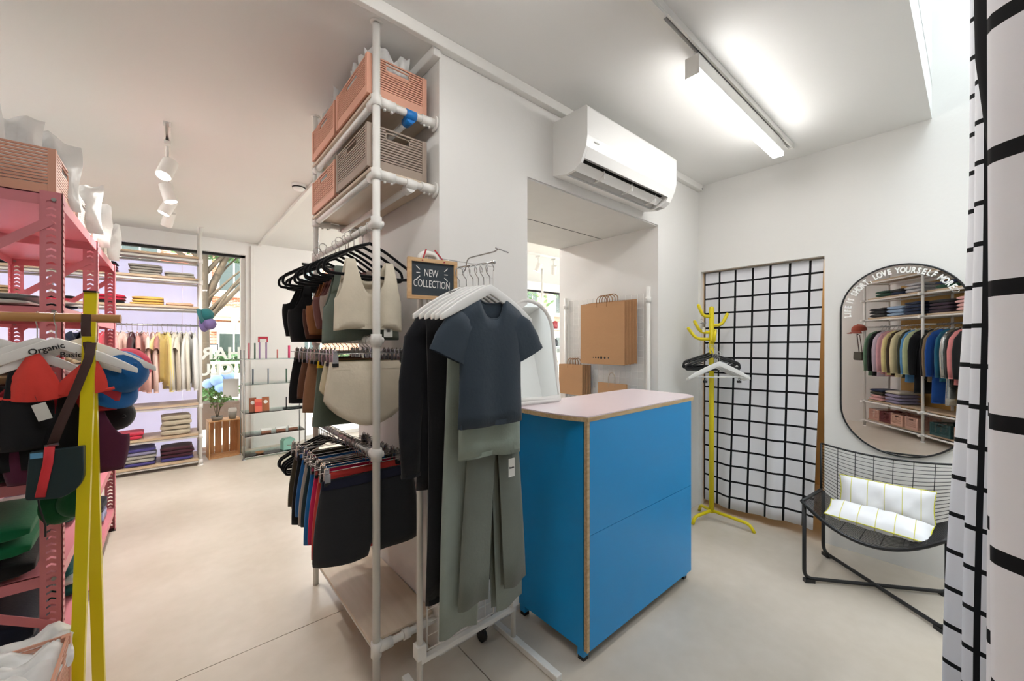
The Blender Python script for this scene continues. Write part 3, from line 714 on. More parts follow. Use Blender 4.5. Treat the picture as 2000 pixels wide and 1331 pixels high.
def folded(label, loc, rz, hexc, w=.26, d=.30, h=.035, group=None, name='folded_garment', cat='clothes', m=None, seed=0):
    q = random.Random(seed or GAR[0]*31+5); GAR[0] += 1; m = m or fabric(hexc)
    rows = []; n = 24; N_ = 9; vs = []
    p1, p2 = q.uniform(0, 6), q.uniform(0, 6)
    for i in range(N_+1):
        f = i/N_; x = (f-.5)*w; s = min(1, .55+3.4*min(f, 1-f)) if 0 < i < N_ else .5
        for k in range(n):
            a = 2*PI*k/n; ca, sa = math.cos(a), math.sin(a)
            e = 5; y = math.copysign(abs(ca)**(2/e), ca)*d/2; z = math.copysign(abs(sa)**(2/3.2), sa)*h/2*s
            if ca < -.6: y += .010*math.exp(-(sa/.18)**2)*1.0      # fold groove on the front edge
            y *= (.985 if 0 < i < N_ else .955); z *= 1+.10*math.sin(x*23+p1)*math.cos(y*17+p2); y += .004*math.sin(x*31+p2)
            vs.append((x, y, z+h/2))
    fs = [(i*n+k, i*n+(k+1) % n, (i+1)*n+(k+1) % n, (i+1)*n+k) for i in range(N_) for k in range(n)]
    fs = [tuple(reversed(f)) for f in fs]
    fs += [tuple(range(n)), tuple(N_*n+k for k in reversed(range(n)))]
    o = MB().add(vs, fs, True).build(name, m); place(o, loc, rz); return tag(o, label, cat, group)
ORD = ['bottom', 'second', 'third', 'fourth', 'fifth', 'sixth', 'seventh', 'eighth']
def stack(what, where, loc, rz, cols, w=.26, d=.30, h=.035, group=None, name='folded_garment', jig=.006):
    """a pile: every folded garment is a thing of its own"""
    z = loc[2]+.0015; n = len(cols)
    for i, c in enumerate(cols):
        hh_ = h*R.uniform(.88, 1.08)
        cn, hx = c
        pos = '' if n == 1 else (', top of pile' if i == n-1 else ', %s in pile' % (ORD[i]+(' up' if i else '')))
        folded('%s %s %s%s' % (cn, what, where, pos), (loc[0]+R.uniform(-jig, jig), loc[1]+R.uniform(-jig, jig), z), rz+R.uniform(-.04, .04), hx, w*R.uniform(.96, 1.02), d*R.uniform(.96, 1.02), hh_, group or 'folded clothes '+where, name)
        z += hh_*.97+.001
    return z
def crate(label, loc, rz, m, w=.40, d=.30, h=.18, name='folding_crate', group=None, slits=13):
    """w along local x; slatted long and short sides, corner posts, base"""
    o = thing(name, label, 'crate', loc, rz, group); pw = .022
    for sx in (-1, 1):
        for sy in (-1, 1):
            x = sx*(w/2-pw/2); y = sy*(d/2-pw/2)
            p = MB(); p.box(x-pw/2, x+pw/2, y-pw/2, y+pw/2, .0, h); p.build('corner_post', m, o, bevel=.002)
    b = MB(); b.box(-w/2+.01, w/2-.01, -d/2+.01, d/2-.01, .006, .012)
    for s in (-1, 1): b.box(-w/2+pw, w/2-pw, s*(d/2-.006)-.004, s*(d/2-.006)+.004, 0, .036); b.box(s*(w/2-.006)-.004, s*(w/2-.006)+.004, -d/2+pw, d/2-pw, 0, .036)
    b.build('base', m, o)
    st = (h-.036)/slits
    for s in (-1, 1):
        a = MB(); c = MB(); y = s*(d/2-.007); x = s*(w/2-.007)
        for i in range(slits):
            z = .036+i*st
            hz = h*.70 < z < h*.90
            if i == slits-1 or not hz:
                a.box(-w/2+pw, w/2-pw, y-.003, y+.003, z+st*.38, z+st); c.box(x-.003, x+.003, -d/2+pw, d/2-pw, z+st*.38, z+st)
            else:
                for q0, q1 in ((-w/2+pw, -w*.17), (w*.17, w/2-pw)): a.box(q0, q1, y-.003, y+.003, z+st*.38, z+st)
                for q0, q1 in ((-d/2+pw, -d*.2), (d*.2, d/2-pw)): c.box(x-.003, x+.003, q0, q1, z+st*.38, z+st)
        for k in range(-2, 3):
            if k: a.box(k*w/6-.002, k*w/6+.002, y-.0025, y+.0025, .036, h*.7)
        ring = fillet([(-w*.17, y, h*.72), (-w*.17, y, h*.9), (w*.17, y, h*.9), (w*.17, y, h*.72)], .012, 4); a.tube(ring, .0035, 5)
        ring = fillet([(x, -d*.2, h*.72), (x, -d*.2, h*.9), (x, d*.2, h*.9), (x, d*.2, h*.72), (x, -d*.2, h*.72)], .012, 4); c.tube(ring, .0035, 5)
        a.build('long_side', m, o); c.build('short_side', m, o)
    return o
def polybag(label, loc, rz, w=.26, h=.22, t=.05, lean=.1, group='clear poly bags in crates', seed=0, rot=None):
    q = random.Random(seed or GAR[0]*17+3); GAR[0] += 1; p1, p2, p3 = [q.uniform(0, 6) for _ in range(3)]
    def f(s):
        def g_(u, v):
            x = (u-.5)*2; e = max(0, 1-abs(x)**3)*max(0, 1-abs(2*v-1)**3)
            nz = .012*math.sin(9*x+p1+5*v)+.010*math.sin(13*v+p2-4*x)+.006*math.sin(23*x*v+p3)
            return (x*w/2*(.96+.04*math.sin(6*v+p1)), s*t/2*e**.5+nz*(.4+.6*e)+lean*v*.3, v*h+.018*math.sin(5*x+p2)*v+.012*math.sin(11*x+p1)*v)
        return g_
    o = MB().grid(f(-1), 14, 10).grid(lambda u, v: f(1)(1-u, v), 14, 10).build('polybag', M_poly); place(o, loc, rz, rot)
    return tag(o, label, 'bag', group)
ORDN = ['first', 'second', 'third', 'fourth', 'fifth', 'sixth']
# ================================================================ white pipe rack against the pillar
RX, RY0, RY1, PR = .633, 1.585, 2.476, .0155
pr = thing('pipe_rack', 'tall white pipe rack with plywood shelves and rails fixed to the pillar', 'rack', (RX, RY0, 0))
dY = RY1-RY0
for y in (0, dY):
    MB().tube([(0, y, 0), (0, y, ZL-.001)], PR, 14).build('post', M_white, pr)
    MB().lathe([(.0, ZL-.004), (.024, ZL-.004), (.026, ZL-.001)], 14, (0, y, 0)).build('post_cap', M_white, pr)
def collar(mb, c, d, l=.045, r=.021):
    c = Vector(c); d = Vector(d).normalized(); mb.tube([c-d*l/2, c+d*l/2], r, 12)
for z in (2.381, 2.083):
    MB().tube([(0, 0, z), (0, dY, z)], PR*.95, 10).build('front_tube', M_white, pr)
    MB().tube([(.15, 0, z-.018), (.15, dY, z-.018)], PR*.9, 10).build('middle_tube', M_white, pr)
    for y in (0, dY):
        MB().tube([(0, y, z), (.265, y, z)], PR*.95, 10).build('cross_tube', M_white, pr)
        m = MB(); collar(m, (0, y, z), (0, 0, 1)); collar(m, (.045, y, z), (1, 0, 0), .065); collar(m, (0, y+(.03 if y == 0 else -.03), z), (0, 1, 0), .06)
        for x in (.035, .065): m.tube([(x, y, z-.012), (x, y, z-.028)], .006, 8)
        m.build('pipe_joint', M_white, pr)
        m = MB(); collar(m, (.23, y, z), (1, 0, 0), .06)
        for x in (.215, .24): m.tube([(x, y, z-.012), (x, y, z-.028)], .006, 8)
        m.build('pipe_joint', M_white, pr)
        MB().tube([(.260, y, z), (.2695, y, z)], .034, 16).build('wall_flange', M_white, pr)
    m = MB(); collar(m, (.15, 0, z-.004), (1, 0, 0), .045, .0215); collar(m, (.15, .02, z-.018), (0, 1, 0), .05, .021)
    j = m.build('pipe_joint', mat('blue_joint', '#1478c8', .35) if z > 2.3 else M_white, pr)
    if z > 2.3: j['label'] = 'blue pipe joint'
    m = MB(); collar(m, (.15, dY, z-.004), (1, 0, 0), .045, .0215); m.build('pipe_joint', M_white, pr)
    MB().box(-.02, .265, .012, dY-.0, z+.016, z+.030).build('shelf', M_birch, pr, bevel=.002)
for z in (1.883, 1.406, .940):
    MB().tube([(0, 0, z), (0, dY, z)], PR*.95, 12).build('clothes_rail', M_white if z > 1 else M_steel, pr)
    for y in (0, dY):
        m = MB(); collar(m, (0, y, z), (0, 0, 1), .05, .022); collar(m, (0, y+(.022 if y == 0 else -.022), z), (0, 1, 0), .04, .0205); collar(m, (.018, y, z), (1, 0, 0), .02, .013); m.build('pipe_joint', M_white, pr)
z = .150
MB().tube([(0, 0, z), (0, dY, z)], PR*.95, 10).build('front_tube', M_white, pr)
for y in (0, dY):
    MB().tube([(0, y, z), (.265, y, z)], PR*.95, 10).build('cross_tube', M_white, pr)
    m = MB(); collar(m, (0, y, z), (0, 0, 1), .06, .022); collar(m, (.035, y, z), (1, 0, 0), .06); m.build('pipe_joint', M_white, pr); m = MB(); collar(m, (.13, y, z), (1, 0, 0), .03); m.build('pipe_joint', M_white, pr)
MB().box(-.02, .266, .012, dY, z+.016, z+.030).build('shelf', M_birch, pr, bevel=.002)
# crates on its two upper shelves
zt1, zt2 = 2.4125, 2.1145
crate('coral slatted crate at the near end of the top pipe rack shelf', (.735, 1.800, zt1), PI/2, M_coral, .40, .27, .165, group='crates on the pipe rack')
crate('coral slatted crate at the far end of the top pipe rack shelf', (.735, 2.225, zt1), PI/2, M_coral, .40, .27, .165, group='crates on the pipe rack')
crate('taupe slatted crate on the second pipe rack shelf', (.735, 1.800, zt2), PI/2, M_taupe, .40, .27, .180, group='crates on the pipe rack')
crate('coral slatted crate beside the taupe one on the second pipe rack shelf', (.735, 2.225, zt2), PI/2, M_coral, .40, .27, .175, group='crates on the pipe rack')
for i, (y, z, wh, n) in enumerate(((1.80, zt1, 'near crate of the top pipe rack shelf', 5), (2.225, zt1, 'far crate of the top pipe rack shelf', 4), (2.225, zt2, 'coral crate of the second pipe rack shelf', 3))):
    for k in range(n):
        polybag('%s crumpled white poly bag in the %s' % (ORDN[k], wh), (.725+R.uniform(-.02, .02), y-.13+.27*k/(n-1), z+.014), R.uniform(-.15, .15), .20, .225+R.uniform(-.02, .03), .035, .0, 'poly bags in the '+wh)
# tops on rail one (z 1.883)
zr = 1.883+PR
def rail_item(kind, label, y, hexc, hk, zr=zr, low=0, hw=.36, x=RX, grp=None, rz=0, hlabel=None, **kw):
    g = grp or 'tops on the upper rail of the pipe rack'
    if kind == 'bra': x += R.uniform(-.05, .0); rz += R.uniform(-.12, .22); low += R.uniform(0, .05)
    hanger(hk, hlabel or 'hanger carrying the '+label, (x, y, zr), rz, hw, 'hangers of the pipe rack')
    return garment(kind, label, (x, y, zr-low), rz, hexc, group=g, **kw)
rail_item('tank', 'cream cropped tank top at the near end of the upper rail', 1.655, '#ded4c0', 'velvet', low=.03, w=.285, h=.335, t=.028)
rail_item('tank', 'sage green cropped tank top behind the cream one', 1.735, '#6f7a70', 'velvet', low=.05, w=.33, h=.36, t=.022)
rail_item('bra', 'taupe bralette next to the sage tank top', 1.80, '#a08f84', 'velvet', w=.30, h=.20, t=.022, low=.02)
rail_item('bra', 'dusty mauve bralette with thin straps on the upper rail', 1.86, '#6d4440', 'velvet', w=.31, h=.22, t=.024, low=.02)
rail_item('bra', 'rust brown bralette in the middle of the upper rail', 1.925, '#7a452c', 'velvet', w=.31, h=.21, t=.026, low=.02)
rail_item('bra', 'caramel brown bralette with a white tag on the upper rail', 1.99, '#94603c', 'velvet', w=.31, h=.21, t=.026, low=.02)
rail_item('bra', 'chocolate brown bralette beside the black ones', 2.07, '#4a2a1e', 'velvet', w=.31, h=.23, t=.024, low=.02)
rail_item('bra', 'black wide strap sports bra toward the far end of the upper rail', 2.17, '#161618', 'velvet', w=.34, h=.25, t=.028, low=.03, flare=1.1)
rail_item('bra', 'black bralette last on the upper rail by the far post', 2.28, '#0f0f11', 'velvet', w=.35, h=.26, t=.026, low=.03)
hanger('velvet', 'empty black velvet hanger last on the upper rail', (RX, 2.36, zr), .12, .36, 'hangers of the pipe rack')
hanger('velvet', 'empty black velvet hanger between the black bralettes', (RX, 2.23, zr), -.08, .36, 'hangers of the pipe rack')
swing_tag('', (.60, 2.0, 1.66), .4, .04, .06, 'white swing tag on the caramel bralette', 'THIES', rot=(0, .5, .5))
swing_tag('', (.70, 1.624, 1.475), 0, .038, .055, 'white price tag on the cream tank top', '|||||')
# shorts on rail two (z 1.406)
z2 = 1.406+PR; G2 = 'briefs and shorts on the middle rail of the pipe rack'
def brief(label, y, hexc, w, h, zr, grp, hk='clip', kind='shorts', hw=.34, **kw):
    hanger(hk, 'clip hanger of the '+label.split(' hanging')[0].split(' with')[0], (RX+.0, y, zr), R.uniform(-.05, .05), hw, 'clip hangers of the pipe rack')
    return garment(kind, label, (RX, y, zr), kw.pop('rz', 0), hexc, w=w, h=h, group=grp, **kw)
brief('cream high waisted shorts at the near end of the middle rail', 1.66, '#d8cdb9', .36, .26, z2, G2, t=.03, flare=.9)
brief('ivory briefs behind the cream shorts', 1.745, '#cfc2a4', .35, .20, z2, G2, t=.024, flare=.9)
brief('sage cycling shorts on the middle rail', 1.84, '#5f6a5d', .35, .28, z2, G2, t=.026, kind='skirt', name='cycling_shorts', cat='shorts')
MB().loft([(V(RX, 1.84, z2-.1045), V(.156, 0, 0), V(0, .0165, 0)), (V(RX, 1.84, z2-.134), V(.159, 0, 0), V(0, .019, 0))], 28, 2.6).build('yellow_waistband', fabric('#d8b81e'))
yb = bpy.data.objects['yellow_waistband']; yp = [o for o in bpy.data.objects if o.name.startswith('cycling_shorts')][0]
yb.parent = yp; yb.matrix_parent_inverse = Matrix.Translation((-RX, -1.84, -z2)); yb['label'] = 'yellow waistband'
brief('tan brown shorts on the middle rail', 1.99, '#9a6f52', .35, .25, z2, G2, t=.026)
brief('brown briefs between tan and black shorts', 2.12, '#6d4a38', .34, .20, z2, G2, t=.024)
brief('black shorts at the far end of the middle rail', 2.28, '#17171a', .35, .24, z2, G2, t=.026)
for i_, y in enumerate((1.70, 1.79, 1.92, 2.05, 2.2)): hanger('clip', '%s empty chrome clip hanger from the near end of the middle rail' % ORDN[i_], (RX, y, z2), R.uniform(-.1, .1), .34, 'empty clip hangers on the middle rail')
# shorts on rail three (z .940)
z3 = .940+PR; G3 = 'shorts on the low rail of the pipe rack'
brief('charcoal boxer shorts with navy waistband at the near end of the low rail', 1.655, '#232427', .43, .33, z3, G3, t=.034, hw=.40)
bs = [o for o in bpy.data.objects if o.parent and o.name.startswith('waistband')][-1]
bs.data.materials[0] = fabric('#15172a'); bs['label'] = 'navy waistband'
for i, (nm, hx, y, h_) in enumerate((('coral red', '#c8403a', 1.745, .34), ('magenta pink', '#c41f52', 1.80, .30), ('bright blue', '#1667a8', 1.86, .33), ('dark teal', '#1d3034', 1.91, .27), ('pale grey', '#a8a09a', 1.96, .28), ('royal blue', '#1f5fa0', 2.02, .26), ('black', '#141416', 2.09, .32), ('olive', '#4a4436', 2.16, .26))):
    brief(nm+' shorts hanging in the row on the low rail', y, hx, .40, h_, z3, G3, t=.026, hw=.38)
for nm, hx, y in (('scarlet', '#b81f30', 2.25), ('sand coloured', '#a4855c', 2.32)):
    hanger('velvet', 'black velvet hanger carrying the %s bralette' % nm, (RX, y, z3), .05, .40, 'hangers of the low rail')
    garment('bra', nm+' bralette on a black hanger at the far end of the low rail', (RX, y, z3-.02), .05, hx, w=.36, h=.24, t=.03, group='bralettes on the low rail')
for i_, y in enumerate((2.28, 2.36, 2.40)): hanger('velvet', '%s empty black velvet hanger at the far end of the low rail' % ORDN[i_], (RX, y, z3), R.uniform(-.1, .1), .40, 'empty velvet hangers on the low rail')
for i_, y in enumerate((1.70, 1.77, 1.83, 2.12, 2.2)): hanger('clip', '%s empty chrome clip hanger from the near end of the low rail' % ORDN[i_], (RX, y, z3), R.uniform(-.12, .12), .40, 'empty clip hangers on the low rail')
# ================================================================ rolling wire grid stand
GX0, GX1, GY = .731, 1.21, 1.40
gs = thing('grid_stand', 'white rolling display stand with wire grid panel before the pillar', 'display stand', (GX0, GY, 0))
GW = GX1-GX0
MB().tube(fillet([(0, 0, .02), (0, 0, 1.745), (.075, 0, 1.745), (.075, 0, 1.68)], .03, 5), .0125, 10).build('post', M_white, gs)
MB().tube([(GW, 0, .02), (GW, 0, 1.33)], .0125, 10).build('post', M_white, gs)
for x in (0, GW):
    MB().box(x-.016, x+.016, -.29, .13, .0, .028).build('foot_bar', M_white, gs, bevel=.004)
    MB().box(x-.02, x+.02, -.02, .02, .175, .23).build('clamp', M_white, gs, bevel=.003)
c = MB(); c.tube([(GW-.118, .10, .03), (GW-.098, .10, .03)], .03, 14); c.bar((GW-.108, .10, .05), (GW-.108, .012, .16), .012, .02); c.build('caster', M_black, gs)
MB().box(.0, GW, -.012, .012, .15, .172).build('bottom_rail', M_white, gs, bevel=.003)
m = MB(); nx, nz = 7, 30
PW = .36
for i in range(nx+1): x = .03+(PW-.03)*i/nx; m.tube([(x, -.004, .19), (x, -.004, 1.735)], .0016, 4)
for j in range(nz+1): zz = .19+(1.735-.19)*j/nz; m.tube([(.03, 0, zz), (PW, 0, zz)], .0016, 4)
m.build('wire_grid', M_white, gs)
m = MB(); m.tube([(.03, -.002, .19), (.03, -.002, 1.735), (PW, -.002, 1.735), (PW, -.002, .19), (.03, -.002, .19)], .003, 6); m.build('grid_border', M_white, gs)
ax = .869-GX0
MB().tube([(ax, .006, 1.70), (ax, -.285, 1.683)], .004, 8).ball((ax, -.287, 1.683), .008).build('hook_arm', M_chrome, gs)
MB().tube(fillet([(ax+.06, .0, 1.69), (ax+.06, -.02, 1.70), (ax+.06, -.035, 1.745), (ax+.06, -.22, 1.742), (ax+.06, -.24, 1.75)], .02, 4), .003, 6).tube([(ax+.045, -.24, 1.75), (ax+.10, -.25, 1.738)], .0025, 6).build('hook_arm', M_chrome, gs)
AX = .869; AZ = 1.687; GC = 'clothes on the arm of the grid stand'
def arm(y): return AZ+.004-(1.40-y)*.06*.97+.0
hang_y = {'tee': 1.135, 'tank': 1.172, 'trou': 1.205, 'maxi': 1.24, 'blk': 1.285, 'long': 1.335}
for k, nm in (('tee', 'dark slate T-shirt'), ('tank', 'sage tank top'), ('trou', 'sage flared trousers'), ('maxi', 'long pale sage trousers'), ('blk', 'long black dress'), ('long', 'black long sleeved top')):
    y = hang_y[k]; h_ = hanger('wood', 'white wooden hanger holding the %s on the grid stand' % nm, (AX, y, arm(y)+.004), R.uniform(-.03, .03), .40, 'white hangers on the grid stand')
    if k == 'long': text_obj('Organic\nBasics', .018, M_txtb, h_, (-.02, -.0092, -.10), (PI/2, -.35, 0), depth=.0003, bold=.0003)
def gar(kind, key, label, hexc, low=.045, dx=0, **kw):
    y = hang_y[key]; return garment(kind, label, (AX+dx, y, arm(y)-low), kw.pop('rz', 0), hexc, group=GC, **kw)
gar('shirt', 'tee', 'dark slate ribbed T-shirt hanging in front on the grid stand', '#333e49', low=.040, w=.29, h=.45, t=.016, sleeve='short', dx=.01, rz=-.03, flare=.97)
gar('tank', 'tank', 'pale sage tank top showing below the dark T-shirt', '#8f9b90', low=.03, w=.285, h=.585, t=.014, dx=.035)
gar('trousers', 'trou', 'sage flared trousers hanging behind the tank top', '#70766e', low=.20, w=.24, h=.94, t=.014, flare=1.35, dx=.075, cat='trousers')
gar('trousers', 'maxi', 'long pale sage wide trousers reaching almost to the floor', '#8d978f', low=.08, w=.36, h=1.16, t=.015, flare=1.08, dx=.052)
gar('dress', 'blk', 'long black dress behind the sage clothes', '#101014', low=.05, w=.36, h=1.10, t=.018, dx=.005)
gar('shirt', 'long', 'black long sleeved top at the back of the grid stand arm', '#14151b', low=.05, w=.37, h=.70, t=.02, sleeve='long')
swing_tag('', (.985, 1.150, .955), 0, .03, .07, 'white swing tag hanging over the sage trousers', 'Basics')
MB().tube([(.855, 1.128, 1.555), (.86, 1.126, 1.556)], .004)
MB().box(-.022, .022, -.006, .0, -.014, .014)
sz = thing('size_marker', 'small black size marker clipped to the grid stand post', 'size marker', (.74, 1.383, 1.295))
MB().box(-.018, .018, -.003, .003, -.013, .013).build('plate', M_black, sz); text_obj('37', .014, M_txtw, sz, (0, -.0036, 0), (PI/2, 0, 0), depth=.0002)
# chalkboard
cb = thing('chalkboard', 'small wooden framed chalkboard reading NEW COLLECTION tied with red ribbon', 'sign', (.766, 1.362, 1.64), math.radians(-9))
bw, bh = .198, .155
for (x0, x1, z0_, z1_) in ((-bw/2, bw/2, bh/2-.014, bh/2), (-bw/2, bw/2, -bh/2, -bh/2+.014), (-bw/2, -bw/2+.014, -bh/2+.014, bh/2-.014), (bw/2-.014, bw/2, -bh/2+.014, bh/2-.014)):
    MB().box(x0, x1, -.008, .008, z0_, z1_).build('frame_rail', woodmat('ash_frame', '#c89c6c', '#dfbd92', 0, .5, 5) if 'ash_frame' not in MATS else MATS['ash_frame'], cb)
MB().box(-bw/2+.014, bw/2-.014, -.003, .004, -bh/2+.014, bh/2-.014).build('slate', mat('chalk_slate', '#39424a', .8, 0, .2, 8), cb)
text_obj('NEW', .040, M_txtw, cb, (-.008, -.0036, .022), (PI/2, .04, 0), depth=.0003, sx=.62)
text_obj('COLLECTION', .040, M_txtw, cb, (-.004, -.0036, -.02), (PI/2, .03, 0), depth=.0003, sx=.60)
m = MB()
for s, cx in ((-1, -.052), (1, .046)):
    for a in (-.6, 0, .6): m.bar((cx, -.0036, .022+a*.02), (cx+s*.014, -.0036, .022+a*.042), .003, .0008, (0, 1, 0))
m.build('chalk_rays', M_txtw, cb)
M_rib = mat('red_ribbon', '#a8202c', .6)
for x0, x1 in ((-.045, -.022), (.045, .012)): MB().bar((x0, -.009, bh/2-.01), (x1, .012, .118), .006, .0012, (0, 1, 0)).build('ribbon', M_rib, cb)
# ================================================================ passage: wire grid with paper bags
wg = thing('wire_grid_panel', 'white wire grid panel on two poles standing in the wall passage', 'display grid', (2.752, 1.615, 0))
for y in (0, .831):
    MB().tube([(0, y, 0), (0, y, 1.80 if y else 1.82)], .016, 10).build('pole', M_white, wg)
    m = MB(); collar(m, (0, y, 1.72), (0, 0, 1), .04, .021); m.tube([(-.02, y, 1.72), (-.03, y, 1.72)], .008, 8); m.build('grid_clamp', M_white, wg)
m = MB()
for i in range(15): m.tube([(0, .04+.75*i/14, .62), (0, .04+.75*i/14, 1.77)], .0018, 4)
for j in range(22): m.tube([(.003, .04, .62+1.15*j/21), (.003, .79, .62+1.15*j/21)], .0018, 4)
m.build('wire_grid', M_white, wg)
def paperbag(label, loc, w, h, t=.010, n_handle=1, group=None, hdl=.055, mat_=None, hc=None):
    """flat paper carrier bag, front facing -x, width along y, origin bottom centre"""
    o = thing('paper_bag', label, 'bag', loc, 0, group); mt = mat_ or M_kraft
    m = MB(); f = h*.19
    m.add([(-t/2, -w/2, 0), (-t/2, w/2, 0), (-t/2, w/2, h), (-t/2, -w/2, h), (t/2, -w/2, 0), (t/2, w/2, 0), (t/2, w/2, h), (t/2, -w/2, h), (0, -w/2+.012, .02), (0, -w/2+.012, h), (0, w/2-.012, .02), (0, w/2-.012, h)],
          [(0, 3, 2, 1), (4, 5, 6, 7), (0, 1, 5, 4), (0, 8, 9, 3), (4, 7, 9, 8), (1, 2, 11, 10), (5, 10, 11, 6)])
    m.build('body', mt, o)
    MB().add([(-t/2-.0016, -w/2+.0, .002), (-t/2-.0016, w/2, .002), (-t/2-.0008, w/2, h*.26), (-t/2-.0008, -w/2, h*.26)], [(0, 3, 2, 1)]).build('bottom_flap', mt, o, solid=.001)
    for s in (-1,):
        pts = [(s*t*.3, w*.115, h-.03)]+[(s*t*.3, w*.115*math.cos(a), h+hdl*.35+hdl*.65*math.sin(a)) for a in [PI*i/10 for i in range(11)]]+[(s*t*.3, -w*.115, h-.03)]
        MB().tube(pts, .0035, 6).build('handle', hc or M_kraft2, o)
    return o
for i in range(5):
    b = paperbag('large brown paper carrier bag hanging on the wire grid, %s' % ('front of its row' if i == 0 else ORD[i]+' from the front' if i < 4 else 'at the back of its row'), (2.672+.0155*i, 1.985-.016*i, 1.215+.004*i), .435, .50, .012, group='large paper bags on the wire grid', hdl=.06)
    if i == 0:
        m = MB()
        for k, (yy, r_) in enumerate(((-.07, .006), (-.035, .009), (0, .011), (.03, .008), (.055, .007), (.08, .005))): m.tube([(-.0078, yy, .055), (-.0086, yy, .055)], r_, 10)
        m.build('printed_marks', M_txtb, b)
for i in range(4):
    paperbag('small brown paper bag in the bundle low on the wire grid, %s' % ('front one' if i == 0 else ORD[i]+' from the front' if i < 3 else 'last one'), (2.68+.017*i, 2.325-.014*i, .935), .27, .265, .012, group='small paper bags on the wire grid', hdl=.055)
paperbag('single brown paper bag with pale twisted handle just above the counter', (2.70, 1.905, .80), .275, .265, .014, hdl=.085, hc=mat('pale_twine', '#b9aa98', .8))
# ================================================================ hangers and keys on the coat stand
IR = -math.atan2(.6513, .7588)
for i in range(3):
    hanger('plastic', 'black plastic hanger on the coat stand, %s' % ['nearest', 'middle one', 'rearmost'][i], (3.175+.018*i, 1.315+.02*i, 1.362+.012*i), IR+(.06, -.05, .1)[i], .42, 'black hangers on the coat stand')
for i in range(4):
    h_ = hanger('wood', 'white wooden hanger on the coat stand, %s' % ['nearest to the room', 'second from the front', 'third from the front', 'last of the bunch'][i], (3.115+.013*i, 1.245+.015*i, 1.325-.006*i), IR+.03*(i-1), .455, 'white hangers on the coat stand')
    if i == 0:
        MB().tube([(-.17, 0, -.19), (.17, 0, -.19)], .004, 6).build('trouser_bar', M_wplast, h_)
        for s in (-1, 1):
            MB().tube([(s*.17, 0, -.19), (s*.175, 0, -.165)], .003, 5).build('bar_end', M_wplast, h_)
            c = MB(); x = s*.125+.02; c.tube([(x, 0, -.188), (x-.006, -.006, -.205), (x, -.008, -.215), (x+.006, -.006, -.205), (x, 0, -.188)], .0018, 5); c.box(x-.012, x+.012, -.012, .008, -.232, -.216); c.build('clip', M_black, h_)
kr = thing('key_ring', 'bunch of keys with white tag on the upper coat stand peg', 'keys', (3.165, 1.392, 1.575))
MB().tube([(.018*math.cos(a), .010*math.sin(a), .018*math.sin(a)-.012) for a in [2*PI*i/14 for i in range(14)]], .0015, 5, True).build('ring', M_chrome, kr)
for k in range(4):
    a = -.5+.33*k
    m = MB(); m.tube([(.012*k-.018, -.004*k, -.028), (.012*k-.018, -.004*k-.001, -.031)], .010, 10); m.bar((.012*k-.018, -.004*k, -.036), (.012*k-.018+.02*math.sin(a), -.004*k, -.075), .006, .002, (0, 1, 0)); m.build('key', M_steel, kr)
MB().box(-.03, .012, -.016, -.014, -.098, -.062).build('tag', M_wplast, kr)
# ================================================================ track spots in the shop
L_spot = emit('spot_lens', '#fffaf2', 14.0)
st = thing('spot_track', 'short white ceiling track carrying the spotlights over the shop aisle', 'track', (-.02, 3.1, ZL))
m = MB(); m.box(-.018, -.008, 0, 2.0, -.03, 0); m.box(.008, .018, 0, 2.0, -.03, 0); m.box(-.008, .008, 0, 2.0, -.008, 0); m.build('rail', M_white, st)
def spot(label, loc, d, power, group='ceiling spotlights', r=.042, l=.13, cone=95):
    o = thing('spotlight', label, 'spotlight', loc, 0, group)
    d = Vector(d).normalized(); c = V(0, 0, -.19)
    MB().box(-.016, .016, -.05, .05, -.052, -.0305).build('adapter', M_white, o)
    MB().tube([(0, 0, -.05), (0, 0, -.13), c-d*.02], .009, 8).build('stem', M_white, o)
    a = c-d*l*.45; b = c+d*l*.55
    MB().tube([a, a+d*.004, b-d*.004, b], [r*.97, r, r, r], 20).build('head', M_white, o)
    MB().tube([b-d*.001, b+d*.0015], r*.86, 20).build('lens', L_spot, o)
    li = bpy.data.lights.new('spot_beam', 'SPOT'); li.energy = power; li.color = (1, .97, .93); li.spot_size = math.radians(cone); li.spot_blend = .6; li.shadow_soft_size = .03
    lo = bpy.data.objects.new('spot_beam', li); col.objects.link(lo); lo.parent = o
    lo.location = b+d*.012; lo.rotation_euler = (-d).to_track_quat('Z', 'Y').to_euler(); return o
spot('white cylindrical spotlight nearest the viewer, glowing', (-.02, 3.36, ZL), (-.30, -.45, -1.0), 32)
spot('white cylindrical spotlight second on the aisle track', (-.02, 3.90, ZL), (.25, -.10, -1.0), 32)
spot('white cylindrical spotlight third on the aisle track', (-.02, 4.30, ZL), (-.45, .0, -1.0), 32)
spot('white cylindrical spotlight farthest on the aisle track, aimed at the window', (-.02, 4.72, ZL), (-.25, .60, -1.0), 32)
